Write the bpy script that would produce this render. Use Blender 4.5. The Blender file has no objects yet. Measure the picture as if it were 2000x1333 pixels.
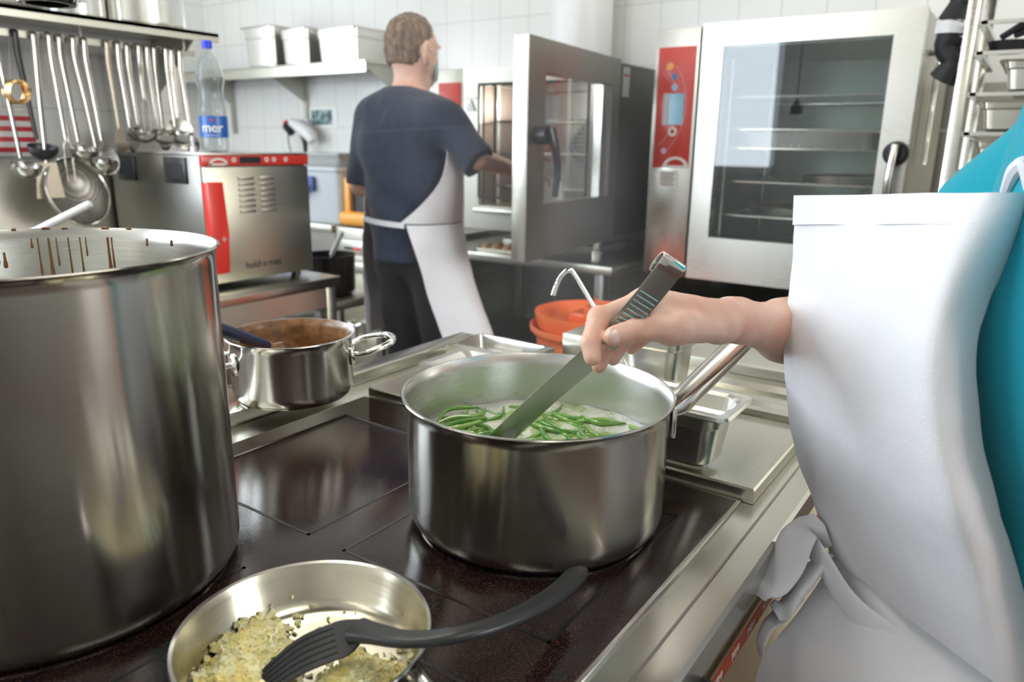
import bpy, bmesh, math, random
import numpy as np
from mathutils import Vector, Matrix, noise
random.seed(7)
scene = bpy.context.scene
COL = scene.collection
PI = math.pi

# ------------------------------------------------------------------ camera
def make_camera():
    pitch, yaw, roll = math.radians(14.87), math.radians(34.7), 0.014
    fw = Vector((-math.sin(yaw)*math.cos(pitch), math.cos(yaw)*math.cos(pitch), -math.sin(pitch)))
    r0 = Vector((math.cos(yaw), math.sin(yaw), 0)); u0 = r0.cross(fw)
    r = r0*math.cos(roll)+u0*math.sin(roll); u = u0*math.cos(roll)-r0*math.sin(roll)
    cd = bpy.data.cameras.new('camera'); cam = bpy.data.objects.new('camera', cd); COL.objects.link(cam)
    m = Matrix((( r.x, u.x, -fw.x, 0), (r.y, u.y, -fw.y, 0), (r.z, u.z, -fw.z, 1.30), (0, 0, 0, 1)))
    cam.matrix_world = m
    cd.sensor_width = 36; cd.lens = 36*1450/2000; cd.clip_start = 0.02; cd.clip_end = 50
    cd.dof.use_dof = True; cd.dof.focus_distance = 0.80; cd.dof.aperture_fstop = 5.8
    scene.camera = cam
make_camera()
scene.view_settings.view_transform = 'Standard'
scene.view_settings.look = 'None'
scene.view_settings.gamma = 1.0
scene.view_settings.use_curve_mapping = False
scene.view_settings.exposure = -0.08
scene.cycles.use_denoising = True
scene.cycles.max_bounces = 8
scene.cycles.diffuse_bounces = 4
scene.cycles.glossy_bounces = 5
scene.cycles.transmission_bounces = 6
scene.cycles.transparent_max_bounces = 12
scene.cycles.sample_clamp_indirect = 6.0
scene.cycles.caustics_reflective = False
scene.cycles.caustics_refractive = False

# ------------------------------------------------------------------ daylight and lamps
world = bpy.data.worlds.new('sky'); scene.world = world; world.use_nodes = True
world.node_tree.nodes['Background'].inputs[0].default_value = (0.80, 0.89, 1.0, 1)
world.node_tree.nodes['Background'].inputs[1].default_value = 3.0
def area(name, loc, size, size_y, power, color, look):
    l = bpy.data.lights.new(name, 'AREA'); l.shape = 'RECTANGLE'; l.size = size; l.size_y = size_y
    l.energy = power; l.color = color
    o = bpy.data.objects.new(name, l); COL.objects.link(o); o.location = loc
    o.rotation_euler = (Vector(look)-Vector(loc)).to_track_quat('-Z', 'Y').to_euler()
    return o
# daylight coming in by the windows in the wall behind the camera and in the far left wall; side and right lights are added
area('daylight_front_window', (-3.55, -2.40, 1.75), 2.4, 1.3, 80, (0.84, 0.92, 1.0), (-3.4, 1.5, 1.5))
area('added_side_daylight', (-2.83, -.08, 1.75), 1.75, 1.25, 50, (0.80, 0.90, 1.0), (0, 0.1, 1.1))  # added to light the near apron from the left
area('added_right_daylight', (2.90, 1.7, 1.65), 1.7, 1.3, 95, (1.0, 0.97, 0.92), (-2.8, 1.5, 1.35))  # added to brighten the utensil wall
area('daylight_left_window', (-5.40, 0.2, 1.75), 3.2, 1.3, 65, (0.84, 0.92, 1.0), (-1, 0.9, 1.2))

# ------------------------------------------------------------------ materials
def M(name, color=(.8,.8,.8), rough=.5, metal=0., **k):
    m = bpy.data.materials.new(name); m.use_nodes = True
    b = m.node_tree.nodes['Principled BSDF']
    b.inputs['Base Color'].default_value = (*color, 1)
    b.inputs['Roughness'].default_value = rough
    b.inputs['Metallic'].default_value = metal
    for kk, v in k.items():
        b.inputs[kk].default_value = v
    return m
def N(m, t, **k):
    n = m.node_tree.nodes.new(t)
    for kk, v in k.items():
        if kk in n.inputs.keys() if isinstance(kk, str) else False: n.inputs[kk].default_value = v
        else: setattr(n, kk, v)
    return n
def LK(m, a, b): m.node_tree.links.new(a, b)
def BS(m): return m.node_tree.nodes['Principled BSDF']
def coords(m, scale=(1,1,1), rot=(0,0,0), kind='Object'):
    tc = N(m, 'ShaderNodeTexCoord'); mp = N(m, 'ShaderNodeMapping')
    mp.inputs['Scale'].default_value = scale; mp.inputs['Rotation'].default_value = rot
    LK(m, tc.outputs[kind], mp.inputs['Vector']); return mp.outputs['Vector']
def noise_tex(m, scale, detail=2, vec=None, rough=.5):
    n = N(m, 'ShaderNodeTexNoise'); n.inputs['Scale'].default_value = scale; n.inputs['Detail'].default_value = detail
    n.inputs['Roughness'].default_value = rough
    if vec is not None: LK(m, vec, n.inputs['Vector'])
    return n
def ramp(m, fac, stops):
    r = N(m, 'ShaderNodeValToRGB'); cr = r.color_ramp
    cr.elements[0].position, cr.elements[0].color = stops[0][0], (*stops[0][1], 1)
    cr.elements[1].position, cr.elements[1].color = stops[-1][0], (*stops[-1][1], 1)
    for p, c in stops[1:-1]:
        e = cr.elements.new(p); e.color = (*c, 1)
    LK(m, fac, r.inputs[0]); return r
def maprange(m, fac, a, b):
    r = N(m, 'ShaderNodeMapRange'); r.inputs['To Min'].default_value = a; r.inputs['To Max'].default_value = b
    LK(m, fac, r.inputs['Value']); return r.outputs[0]
def bump(m, h, strength=.2, dist=.01):
    b = N(m, 'ShaderNodeBump'); b.inputs['Strength'].default_value = strength; b.inputs['Distance'].default_value = dist
    LK(m, h, b.inputs['Height']); LK(m, b.outputs[0], BS(m).inputs['Normal']); return b

def steel(name, color=(.60,.585,.535), rough=.3, streak=(3,3,120), amount=.12, bmp=.006, radial=False, aniso=0., smudge=.1):
    """brushed stainless steel: fine grain stretched across `streak`, faint smudges in the roughness"""
    m = M(name, color, rough, 1.0)
    v = coords(m, streak); n = noise_tex(m, 6, 3, v)
    s = noise_tex(m, 5, 3, coords(m))
    a = N(m, 'ShaderNodeMath', operation='ADD'); LK(m, maprange(m, n.outputs[0], rough-amount/2, rough+amount/2), a.inputs[0])
    LK(m, maprange(m, s.outputs[0], -smudge/2, smudge), a.inputs[1]); LK(m, a.outputs[0], BS(m).inputs['Roughness'])
    if bmp: bump(m, n.outputs[0], bmp, .002)
    if radial:
        t = N(m, 'ShaderNodeTangent'); t.direction_type = 'RADIAL'; t.axis = 'Z'
        LK(m, t.outputs[0], BS(m).inputs['Tangent']); BS(m).inputs['Anisotropic'].default_value = aniso; BS(m).inputs['Anisotropic Rotation'].default_value = .25
    return m
S_PANEL = steel('steel_panel', (.57,.56,.49))
S_BODYH = steel('steel_grained_body', (.56,.54,.48), .30, (120,3,3))
S_TOP = steel('steel_worktop', (.58,.57,.50), .24, (60,3,60), .03, .0, smudge=.05)
S_DARK = steel('steel_dark', (.33,.32,.295), .38)
S_POT = steel('steel_brushed_pot', (.43,.415,.375), .17, (2,2,160), .05, .0, True, .85, .05)
S_POTIN = steel('steel_pot_inside', (.70,.70,.665), .26, (3,3,60), .06, .0, True, .5, .14)
S_BRIGHT = steel('steel_bright', (.70,.69,.65), .16, (30,30,3), .06, .0, smudge=.05)
S_GN = steel('steel_container', (.74,.73,.68), .28, (3,3,30), .06, .0, smudge=.06)
S_DULL = steel('steel_dull_counter', (.50,.49,.43), .34)
S_WHITE = steel('steel_pale_front', (.66,.655,.61), .27, smudge=.06)
CHROME = M('chrome', (.78,.78,.76), .08, 1.0)
BLACKP = M('black_plastic', (.018,.018,.02), .35)
BLACKM = M('black_matt', (.012,.012,.013), .6)
RUBBER = M('rubber_seal', (.02,.02,.02), .5)
RED = M('red_plastic', (.75,.045,.03), .35)
REDPANEL = M('red_panel_film', (.62,.05,.035), .25)
WHITEPL = M('white_plastic', (.85,.85,.83), .35)
WHITEP = M('white_print', (.85,.84,.82), .5)
GLASSM = M('door_glass', (.97,1.0,.985), .02, 0, **{'IOR': 1.5, 'Transmission Weight': 1.0})
PAPER = M('paper', (.88,.88,.86), .7)
BLUEPL = M('navy_plastic', (.012,.03,.10), .35)
ORANGE = M('orange_plastic', (.85,.17,.045), .38)
AMBER = M('amber_plastic', (.95,.42,.06), .4)
GREYPL = M('grey_plastic', (.55,.58,.6), .4)

# ------------------------------------------------------------------ mesh helpers (metres, world coordinates)
def xf(loc=(0,0,0), rot=(0,0,0), scale=(1,1,1)):
    from mathutils import Euler
    return Matrix.Translation(loc) @ Euler(rot).to_matrix().to_4x4() @ Matrix.Diagonal((*scale, 1))
def BM(): return bmesh.new()
def box(bm, a, b, bev=0.0, mat=None, seg=2, mi=0):
    a, b = Vector(a), Vector(b); lo = Vector(map(min, a, b)); hi = Vector(map(max, a, b))
    c = (lo+hi)/2; s = hi-lo
    vs = bmesh.ops.create_cube(bm, size=1)['verts']
    bmesh.ops.scale(bm, vec=s, verts=vs); bmesh.ops.translate(bm, vec=c, verts=vs)
    fs = {f for v in vs for f in v.link_faces}
    if bev > 0:
        es = {e for v in vs for e in v.link_edges}
        r = bmesh.ops.bevel(bm, geom=list(es), offset=min(bev, min(s)*.45), segments=seg, affect='EDGES', profile=.5)
        fs = set(r['faces']) | {f for f in fs if f.is_valid}
        vs = list({v for f in fs for v in f.verts})
    for f in fs:
        if f.is_valid: f.material_index = mi
    if mat is not None: bmesh.ops.transform(bm, matrix=mat, verts=vs)
    return vs
def lathe(bm, prof, n=64, mat=None, cap=False, mi=0, arc=None, close=False):
    """revolve (r, z) pairs about z"""
    rings = []
    full = arc is None
    k = n if full else n+1
    for (r, z) in prof:
        if r < 1e-6 and full: rings.append([bm.verts.new((0, 0, z))]*k); continue
        rings.append([bm.verts.new((r*math.cos(t), r*math.sin(t), z)) for t in
                      [(2*PI*i/n if full else arc[0]+(arc[1]-arc[0])*i/n) for i in range(k)]])
    pr = list(zip(rings, rings[1:]))
    if close: pr.append((rings[-1], rings[0]))
    for A, B in pr:
        for i in range(n):
            j = (i+1) % k
            q = []
            for v in (A[i], A[j], B[j], B[i]):
                if v not in q: q.append(v)
            if len(q) >= 3:
                try: f = bm.faces.new(q); f.material_index = mi
                except ValueError: pass
    vs = list({v for R in rings for v in R})
    if mat is not None: bmesh.ops.transform(bm, matrix=mat, verts=vs)
    return vs
def catmull(pts, n=8):
    P_ = [Vector(p) for p in pts]
    if len(P_) < 3: 
        return [P_[0].lerp(P_[-1], i/n) for i in range(n+1)]
    Q = [P_[0]*2-P_[1]]+P_+[P_[-1]*2-P_[-2]]; out = []
    for i in range(1, len(Q)-2):
        for j in range(n):
            t = j/n; a, b, c, d = Q[i-1], Q[i], Q[i+1], Q[i+2]
            out.append(.5*((2*b)+(c-a)*t+(2*a-5*b+4*c-d)*t*t+(3*b-a-3*c+d)*t**3))
    out.append(P_[-1]); return out
def tube(bm, pts, r, n=10, smooth=0, closed=False, mi=0, flat=None, up=None, capped=True):
    """sweep a circle (radius r, number or list; flat=(wide, thin) for a strap, `up` its thin direction) along pts"""
    P_ = catmull(pts, smooth) if smooth else [Vector(p) for p in pts]
    m = len(P_)
    if isinstance(r, (list, tuple)):
        rr = [np.interp(i/(m-1)*(len(r)-1), range(len(r)), r) for i in range(m)]
    else: rr = [r]*m
    rings = []; prev = None
    for i, p in enumerate(P_):
        if closed: t = (P_[(i+1) % m]-P_[i-1])
        else: t = (P_[min(i+1, m-1)]-P_[max(i-1, 0)])
        t.normalize()
        if up is not None:
            w = Vector(up if not callable(up) else up(i/(m-1))); u = (w-t*w.dot(t)).normalized()
        elif prev is None:
            u = t.orthogonal().normalized()
        else: u = (prev-t*prev.dot(t)).normalized()
        prev = u; v = t.cross(u)
        ring = []
        for k in range(n):
            a = 2*PI*k/n; ca, sa = math.cos(a), math.sin(a)
            if flat:
                e = 2.6
                ca = math.copysign(abs(ca)**(2/e), ca); sa = math.copysign(abs(sa)**(2/e), sa)
                ring.append(bm.verts.new(p+v*ca*flat[0]*rr[i]+u*sa*flat[1]*rr[i]))
            else: ring.append(bm.verts.new(p+(u*ca+v*sa)*rr[i]))
        rings.append(ring)
    rng = range(m) if closed else range(m-1)
    for i in rng:
        A, B = rings[i], rings[(i+1) % m]
        for k in range(n):
            f = bm.faces.new((A[k], A[(k+1) % n], B[(k+1) % n], B[k])); f.material_index = mi
    if not closed and capped:
        for R_ in (rings[0], rings[-1]):
            f = bm.faces.new(R_); f.material_index = mi
    return [v for R_ in rings for v in R_]
def grid(bm, rows, mi=0, thick=0.0, smooth=0, close_u=False):
    """rows: list of rows of points -> quad sheet; thick gives it a real thickness"""
    if smooth:
        rows = [catmull(r, smooth) for r in rows]
        cols = [catmull([r[j] for r in rows], smooth) for j in range(len(rows[0]))]
        rows = [[c[i] for c in cols] for i in range(len(cols[0]))]
    A = [[Vector(p) for p in r] for r in rows]
    nr, nc = len(A), len(A[0])
    V = [[bm.verts.new(p) for p in r] for r in A]
    fs = []
    for i in range(nr-1):
        for j in range(nc if close_u else nc-1):
            fs.append(bm.faces.new((V[i][j], V[i][(j+1) % nc], V[i+1][(j+1) % nc], V[i+1][j])))
    if thick:
        for f in fs: f.normal_update()
        nrm = [[Vector() for _ in range(nc)] for _ in range(nr)]
        for i in range(nr):
            for j in range(nc):
                jn, jp = ((j+1) % nc, (j-1) % nc) if close_u else (min(j+1, nc-1), max(j-1, 0))
                du = A[i][jn]-A[i][jp]; dv = A[min(i+1, nr-1)][j]-A[max(i-1, 0)][j]
                nrm[i][j] = du.cross(dv).normalized()
        W = [[bm.verts.new(A[i][j]-nrm[i][j]*thick) for j in range(nc)] for i in range(nr)]
        for i in range(nr-1):
            for j in range(nc if close_u else nc-1):
                bm.faces.new((W[i][j], W[i+1][j], W[i+1][(j+1) % nc], W[i][(j+1) % nc]))
        for i in (0, nr-1):
            for j in range(nc if close_u else nc-1):
                a = (V[i][j], V[i][(j+1) % nc], W[i][(j+1) % nc], W[i][j])
                bm.faces.new(a if i else a[::-1])
        if not close_u:
            for j in (0, nc-1):
                for i in range(nr-1):
                    a = (V[i][j], V[i+1][j], W[i+1][j], W[i][j])
                    bm.faces.new(a[::-1] if j else a)
    for f in bm.faces:
        if f.index < 0 and mi: f.material_index = mi
def prism(bm, poly, h, mat=None, mi=0, bev=0):
    """extrude a polygon (x, y) from z=0 to z=h, then transform"""
    a = [bm.verts.new((x, y, 0)) for x, y in poly]; b = [bm.verts.new((x, y, h)) for x, y in poly]
    n = len(poly); fs = [bm.faces.new(a[::-1]), bm.faces.new(b)]
    for i in range(n): fs.append(bm.faces.new((a[i], a[(i+1) % n], b[(i+1) % n], b[i])))
    for f in fs: f.material_index = mi
    vs = a+b
    if bev:
        es = {e for v in vs for e in v.link_edges}
        r = bmesh.ops.bevel(bm, geom=list(es), offset=bev, segments=2, affect='EDGES', profile=.5)
        vs = list({v for f in r['faces'] for v in f.verts} | {v for v in vs if v.is_valid})
    if mat is not None: bmesh.ops.transform(bm, matrix=mat, verts=vs)
    return vs
def rrect(x0, x1, y0, y1, r, n=6):
    out = []
    for cx, cy, a in ((x1-r, y1-r, 0), (x0+r, y1-r, 90), (x0+r, y0+r, 180), (x1-r, y0+r, 270)):
        for i in range(n+1):
            t = math.radians(a+90*i/n); out.append((cx+r*math.cos(t), cy+r*math.sin(t)))
    return out
def loft(bm, loops, cap0=True, cap1=True, mi=0):
    """loops of equal length joined into a skin"""
    L = [[bm.verts.new(p) for p in l] for l in loops]
    n = len(L[0])
    for A, B in zip(L, L[1:]):
        for i in range(n):
            f = bm.faces.new((A[i], A[(i+1) % n], B[(i+1) % n], B[i])); f.material_index = mi
    if cap0: bm.faces.new(L[0][::-1]).material_index = mi
    if cap1: bm.faces.new(L[-1]).material_index = mi
    return [v for l in L for v in l]

def world_loc(o):
    v = Vector((0, 0, 0))
    while o is not None: v += Vector(o.location); o = o.parent
    return v
def obj(name, bm, mats, parent=None, loc=None, smooth=True, angle=35, recalc=True):
    """link a bmesh built in world coordinates as ONE object (origin at loc, or its parent's origin)"""
    if recalc: bmesh.ops.recalc_face_normals(bm, faces=bm.faces[:])
    base = Vector(loc) if loc is not None else (world_loc(parent) if parent is not None else None)
    if base is None:
        xs = [v.co for v in bm.verts]
        lo = [min(c[i] for c in xs) for i in range(3)]; hi = [max(c[i] for c in xs) for i in range(3)]
        base = Vector(((lo[0]+hi[0])/2, (lo[1]+hi[1])/2, lo[2]))
    bmesh.ops.translate(bm, vec=-base, verts=bm.verts[:])
    me = bpy.data.meshes.new(name)
    if smooth:
        ca = math.radians(angle)
        for f in bm.faces: f.smooth = True
        for e in bm.edges:
            if len(e.link_faces) == 2:
                try: e.smooth = e.calc_face_angle() < ca
                except ValueError: e.smooth = True
            else: e.smooth = True
    bm.to_mesh(me); bm.free()
    o = bpy.data.objects.new(name, me); COL.objects.link(o)
    for mt in (mats if isinstance(mats, (list, tuple)) else [mats]): me.materials.append(mt)
    if parent is not None:
        o.parent = parent; o.location = base-world_loc(parent)
    else: o.location = base
    return o
def thing(name, label, cat, loc, group=None):
    o = bpy.data.objects.new(name, None); COL.objects.link(o); o.location = loc
    o.empty_display_size = .05
    o['label'] = label; o['category'] = cat
    if group: o['group'] = group
    return o
def tag(o, label, cat, group=None, kind=None):
    o['label'] = label; o['category'] = cat
    if group: o['group'] = group
    if kind: o['kind'] = kind
    return o
def struct(o): o['kind'] = 'structure'; return o
def dup(root, delta, label=None, rotz=0):
    r = root.copy(); COL.objects.link(r); r.location = Vector(root.location)+Vector(delta)
    r.rotation_euler[2] += rotz
    if label: r['label'] = label
    for ch in list(root.children):
        c = ch.copy(); COL.objects.link(c); c.parent = r
        for g in ch.children:
            d = g.copy(); COL.objects.link(d); d.parent = c
    return r
def text(name, s, size, mat, parent, matrix, depth=.0006, loc=None, bold=0.0, align='CENTER'):
    """lettering turned into a thin mesh; matrix places its xy plane in the world"""
    cu = bpy.data.curves.new(name, 'FONT'); cu.body = s; cu.size = size; cu.extrude = depth; cu.offset = bold
    cu.align_x = align; cu.align_y = 'CENTER'; cu.resolution_u = 3
    t = bpy.data.objects.new(name, cu); COL.objects.link(t)
    dg = bpy.context.evaluated_depsgraph_get()
    me = bpy.data.meshes.new_from_object(t.evaluated_get(dg)); bpy.data.objects.remove(t)
    bm = bmesh.new(); bm.from_mesh(me); bpy.data.meshes.remove(me)
    bmesh.ops.transform(bm, matrix=matrix, verts=bm.verts[:])
    return obj(name, bm, mat, parent, loc=loc, smooth=False, recalc=False)
# frames that put a drawing plane (x right, y up, z out) on a front facing -y or +x
def face_my(x, y, z): return Matrix(((1,0,0,x),(0,0,-1,y),(0,1,0,z),(0,0,0,1)))
def face_px(x, y, z): return Matrix(((0,0,1,x),(1,0,0,y),(0,1,0,z),(0,0,0,1)))

# ------------------------------------------------------------------ soft bodies: smooth union of tapered capsules / ellipsoids, surface nets
def sd_cap(Pn, a, b, ra, rb, sq=None):
    a = np.array(a, float); b = np.array(b, float)
    if sq is not None:      # squash: (unit axis, factor) makes the capsule thinner along that axis
        ax = np.array(sq[0], float); ax /= np.linalg.norm(ax); f = sq[1]
        c = (a+b)/2
        Pn = Pn+((Pn-c)@ax)[..., None]*ax*(1/f-1)
        a = a+((a-c)@ax)*ax*(1/f-1); b = b+((b-c)@ax)*ax*(1/f-1)
    ab = b-a; L2 = max(ab@ab, 1e-12)
    t = np.clip(((Pn-a)@ab)/L2, 0, 1)
    d = np.linalg.norm(Pn-(a+t[..., None]*ab), axis=-1)-(ra+(rb-ra)*t)
    if sq is not None: d = d*min(1.0, sq[1]**.5)
    return d
def sd_ell(Pn, c, r, R=None):
    q = Pn-np.array(c, float)
    if R is not None: q = q@np.array(R)       # R columns = local axes
    q = q/np.array(r, float)
    l = np.linalg.norm(q, axis=-1)
    return (l-1)*min(r)*(.5+.5*np.minimum(1, 1/np.maximum(l, .3)))
def soft(prims, res, k=.01, cut=None, disp=None, pad=.02):
    """prims: ('cap', a, b, ra, rb[, sq]) or ('ell', c, r[, R]); last tuple entry may be a dict(k=..., sub=True)"""
    lo = np.array([1e9]*3); hi = -lo
    for p in prims:
        if p[-1].__class__ is dict and p[-1].get('sub'): continue
        if p[0] == 'cap':
            for q, r in ((p[1], p[3]), (p[2], p[4])): lo = np.minimum(lo, np.array(q)-r*1.35); hi = np.maximum(hi, np.array(q)+r*1.35)
        else: lo = np.minimum(lo, np.array(p[1])-max(p[2])); hi = np.maximum(hi, np.array(p[1])+max(p[2]))
    lo -= pad; hi += pad
    nx = np.maximum(np.ceil((hi-lo)/res).astype(int), 4)
    ax = [lo[i]+res*np.arange(nx[i]) for i in range(3)]
    Pn = np.stack(np.meshgrid(*ax, indexing='ij'), -1)
    D = None
    for p in prims:
        o = p[-1] if p[-1].__class__ is dict else {}
        a = p[1:-1] if o else p[1:]
        d = sd_cap(Pn, *a) if p[0] == 'cap' else sd_ell(Pn, *a)
        kk = o.get('k', k)
        if D is None: D = d
        elif o.get('sub'):
            h = np.clip(.5-.5*(D+d)/kk, 0, 1); D = D*(1-h)-d*h+kk*h*(1-h)
        else:
            h = np.clip(.5+.5*(D-d)/kk, 0, 1); D = D*(1-h)+d*h-kk*h*(1-h)
    if disp is not None: D = D+disp(Pn)
    if cut is not None: D = np.maximum(D, cut(Pn))
    return nets(D, lo, res)
def nets(D, lo, res):
    D = np.pad(D, 1, constant_values=1.0); lo = lo-res
    S = D < 0
    nx, ny, nz = D.shape
    cs = np.zeros((nx-1, ny-1, nz-1), int)
    for i in (0, 1):
        for j in (0, 1):
            for k in (0, 1): cs += S[i:nx-1+i, j:ny-1+j, k:nz-1+k]
    act = (cs > 0) & (cs < 8)
    idx = -np.ones(act.shape, int); idx[act] = np.arange(act.sum())
    I = np.argwhere(act)
    acc = np.zeros((len(I), 3)); cnt = np.zeros(len(I))
    corners = [(i, j, k) for i in (0, 1) for j in (0, 1) for k in (0, 1)]
    for a in corners:
        for b in corners:
            if sum(abs(a[t]-b[t]) for t in range(3)) == 1 and a < b:
                da = D[I[:, 0]+a[0], I[:, 1]+a[1], I[:, 2]+a[2]]; db = D[I[:, 0]+b[0], I[:, 1]+b[1], I[:, 2]+b[2]]
                c = (da < 0) != (db < 0)
                t = np.where(c, da/np.where(c, da-db, 1), 0)
                p = np.array(a)+t[:, None]*(np.array(b)-np.array(a))
                acc[c] += p[c]; cnt[c] += 1
    V = lo+(I+acc/cnt[:, None])*res
    F = []
    for d in range(3):
        s = [slice(0, n-1) if t == d else slice(1, n-1) for t, n in enumerate(D.shape)]
        s2 = [slice(1, n) if t == d else slice(1, n-1) for t, n in enumerate(D.shape)]
        A, B = S[tuple(s)], S[tuple(s2)]
        off = np.array([0 if t == d else 1 for t in range(3)])
        for flip, msk in ((False, A & ~B), (True, ~A & B)):
            E = np.argwhere(msk)+off
            u, v = [(1, 2), (2, 0), (0, 1)][d]
            def cell(du, dv):
                q = E.copy(); q[:, u] -= du; q[:, v] -= dv
                return idx[q[:, 0], q[:, 1], q[:, 2]]
            qd = np.stack([cell(0, 0), cell(1, 0), cell(1, 1), cell(0, 1)], 1)
            if flip: qd = qd[:, ::-1]
            F.append(qd)
    F = np.concatenate(F); F = F[(F >= 0).all(1)]
    return V, F
def nets_obj(name, VF, mats, parent=None, loc=None, smooth_iter=2):
    V, F = VF
    # a few rounds of Laplacian smoothing take out the grid's steps
    n = len(V)
    for _ in range(smooth_iter):
        acc = np.zeros_like(V); c = np.zeros(n)
        for a, b in ((0, 1), (1, 2), (2, 3), (3, 0)):
            np.add.at(acc, F[:, a], V[F[:, b]]); np.add.at(acc, F[:, b], V[F[:, a]])
            np.add.at(c, F[:, a], 1); np.add.at(c, F[:, b], 1)
        V = V*.5+.5*acc/np.maximum(c, 1)[:, None]
    if loc is None and parent is not None: loc = world_loc(parent)
    if loc is None: loc = (V[:, 0].mean(), V[:, 1].mean(), V[:, 2].min())
    loc = Vector(loc)
    me = bpy.data.meshes.new(name)
    me.from_pydata((V-np.array(loc)).tolist(), [], F.tolist()); me.update()
    me.polygons.foreach_set('use_smooth', [True]*len(me.polygons))
    o = bpy.data.objects.new(name, me); COL.objects.link(o)
    for mt in (mats if isinstance(mats, (list, tuple)) else [mats]): me.materials.append(mt)
    if parent is not None: o.parent = parent; o.location = loc-world_loc(parent)
    else: o.location = loc
    return o
# ================================================================== THE ROOM
def tiles(name, c1, c2, grout, w, h, mort, axes, off=(0, 0), rough=.18):
    m = M(name, c1, rough)
    g = N(m, 'ShaderNodeNewGeometry'); s = N(m, 'ShaderNodeSeparateXYZ'); c = N(m, 'ShaderNodeCombineXYZ')
    LK(m, g.outputs['Position'], s.inputs[0])
    for i, a in enumerate(axes):
        ad = N(m, 'ShaderNodeMath', operation='ADD'); ad.inputs[1].default_value = off[i]
        LK(m, s.outputs[a], ad.inputs[0]); LK(m, ad.outputs[0], c.inputs[i])
    b = N(m, 'ShaderNodeTexBrick'); b.offset = 0; b.squash = 1
    b.inputs['Scale'].default_value = 1; b.inputs['Brick Width'].default_value = w; b.inputs['Row Height'].default_value = h
    b.inputs['Mortar Size'].default_value = mort; b.inputs['Mortar Smooth'].default_value = .3
    b.inputs['Color1'].default_value = (*c1, 1); b.inputs['Color2'].default_value = (*c2, 1); b.inputs['Mortar'].default_value = (*grout, 1)
    LK(m, c.outputs[0], b.inputs['Vector']); LK(m, b.outputs['Color'], BS(m).inputs['Base Color'])
    bp = N(m, 'ShaderNodeBump'); bp.inputs['Strength'].default_value = .35; bp.inputs['Distance'].default_value = .002; bp.invert = True
    LK(m, b.outputs['Fac'], bp.inputs['Height']); LK(m, bp.outputs[0], BS(m).inputs['Normal'])
    return m
WX = dict(axes=('X', 'Z'), off=(.103, .094)); WY = dict(axes=('Y', 'Z'), off=(.06, .094))
TW = ((.84,.84,.80), (.82,.82,.785), (.56,.56,.54))
TILE_X = tiles('white_wall_tiles_x', *TW, .198, .298, .0022, **WX)
TILE_Y = tiles('white_wall_tiles_y', *TW, .198, .298, .0022, **WY)
FLOOR = tiles('red_quarry_tiles', (.10,.055,.045), (.09,.048,.04), (.09,.08,.07), .10, .10, .004, axes=('X', 'Y'), rough=.3)
PLASTER = M('ceiling_paint', (.84,.84,.81), .8)
def slab(name, a, b, mat):
    bm = BM(); box(bm, a, b); o = struct(obj(name, bm, mat, smooth=False)); return o
X0, X1, Y0, Y1, H = -5.5, 3.0, -2.5, 3.7, 2.85
slab('floor', (X0-.15, Y0-.15, -.12), (X1+.15, Y1+.15, 0), FLOOR)
slab('ceiling', (X0-.15, Y0-.15, H), (X1+.15, Y1+.15, H+.12), PLASTER)
slab('wall_back', (X0-.15, Y1, 0), (X1+.15, Y1+.15, H), TILE_X)
def wall_with_window(name, fixed, axis, span, w0, w1, z0, z1, mat):
    """a wall with one long window opening; four pieces make one mesh"""
    bm = BM(); a, b = fixed
    def p(u0, u1, zz0, zz1):
        if axis == 'y': box(bm, (u0, a, zz0), (u1, b, zz1))
        else: box(bm, (a, u0, zz0), (b, u1, zz1))
    p(span[0], w0, 0, H); p(w1, span[1], 0, H); p(w0, w1, 0, z0); p(w0, w1, z1, H)
    return struct(obj(name, bm, mat, smooth=False))
wall_with_window('wall_front', (Y0-.15, Y0), 'y', (X0-.15, X1+.15), -4.8, -2.3, 1.05, 2.45, TILE_X)
wall_with_window('wall_left', (X0-.15, X0), 'x', (Y0, Y1), -1.5, 1.9, 1.05, 2.45, TILE_Y)
wall_with_window('wall_right', (X1, X1+.15), 'x', (Y0, Y1), .8, 2.6, 1.0, 2.35, TILE_Y)
FRAME = M('window_frame_white', (.8,.8,.79), .4)
def window(name, axis, fixed, w0, w1, z0, z1, n):
    t = bpy.data.objects.new(name, None); COL.objects.link(t); t['kind'] = 'structure'
    t.location = ((w0+w1)/2, fixed, z0) if axis == 'y' else (fixed, (w0+w1)/2, z0)
    def q(bm, u0, u1, a, b, z0, z1):
        if axis == 'y': box(bm, (u0, fixed+a, z0), (u1, fixed+b, z1))
        else: box(bm, (fixed+a, u0, z0), (fixed+b, u1, z1))
    f = BM()
    for i in range(n+1):
        u = w0+(w1-w0)*i/n; q(f, u-.03 if i else u, u+.03 if i < n else u, -.03, .03, z0, z1)
    q(f, w0, w1, -.03, .03, z0, z0+.06); q(f, w0, w1, -.03, .03, z1-.06, z1)
    obj('window_frame', f, FRAME, t, smooth=False)
window('window_1', 'y', Y0-.08, -4.8, -2.3, 1.05, 2.45, 3)
window('window_2', 'x', X0-.08, -1.5, 1.9, 1.05, 2.45, 3)
window('added_window_4', 'x', X1+.08, .8, 2.6, 1.0, 2.35, 2)  # unseen window, added so light reaches the utensil wall
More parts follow.
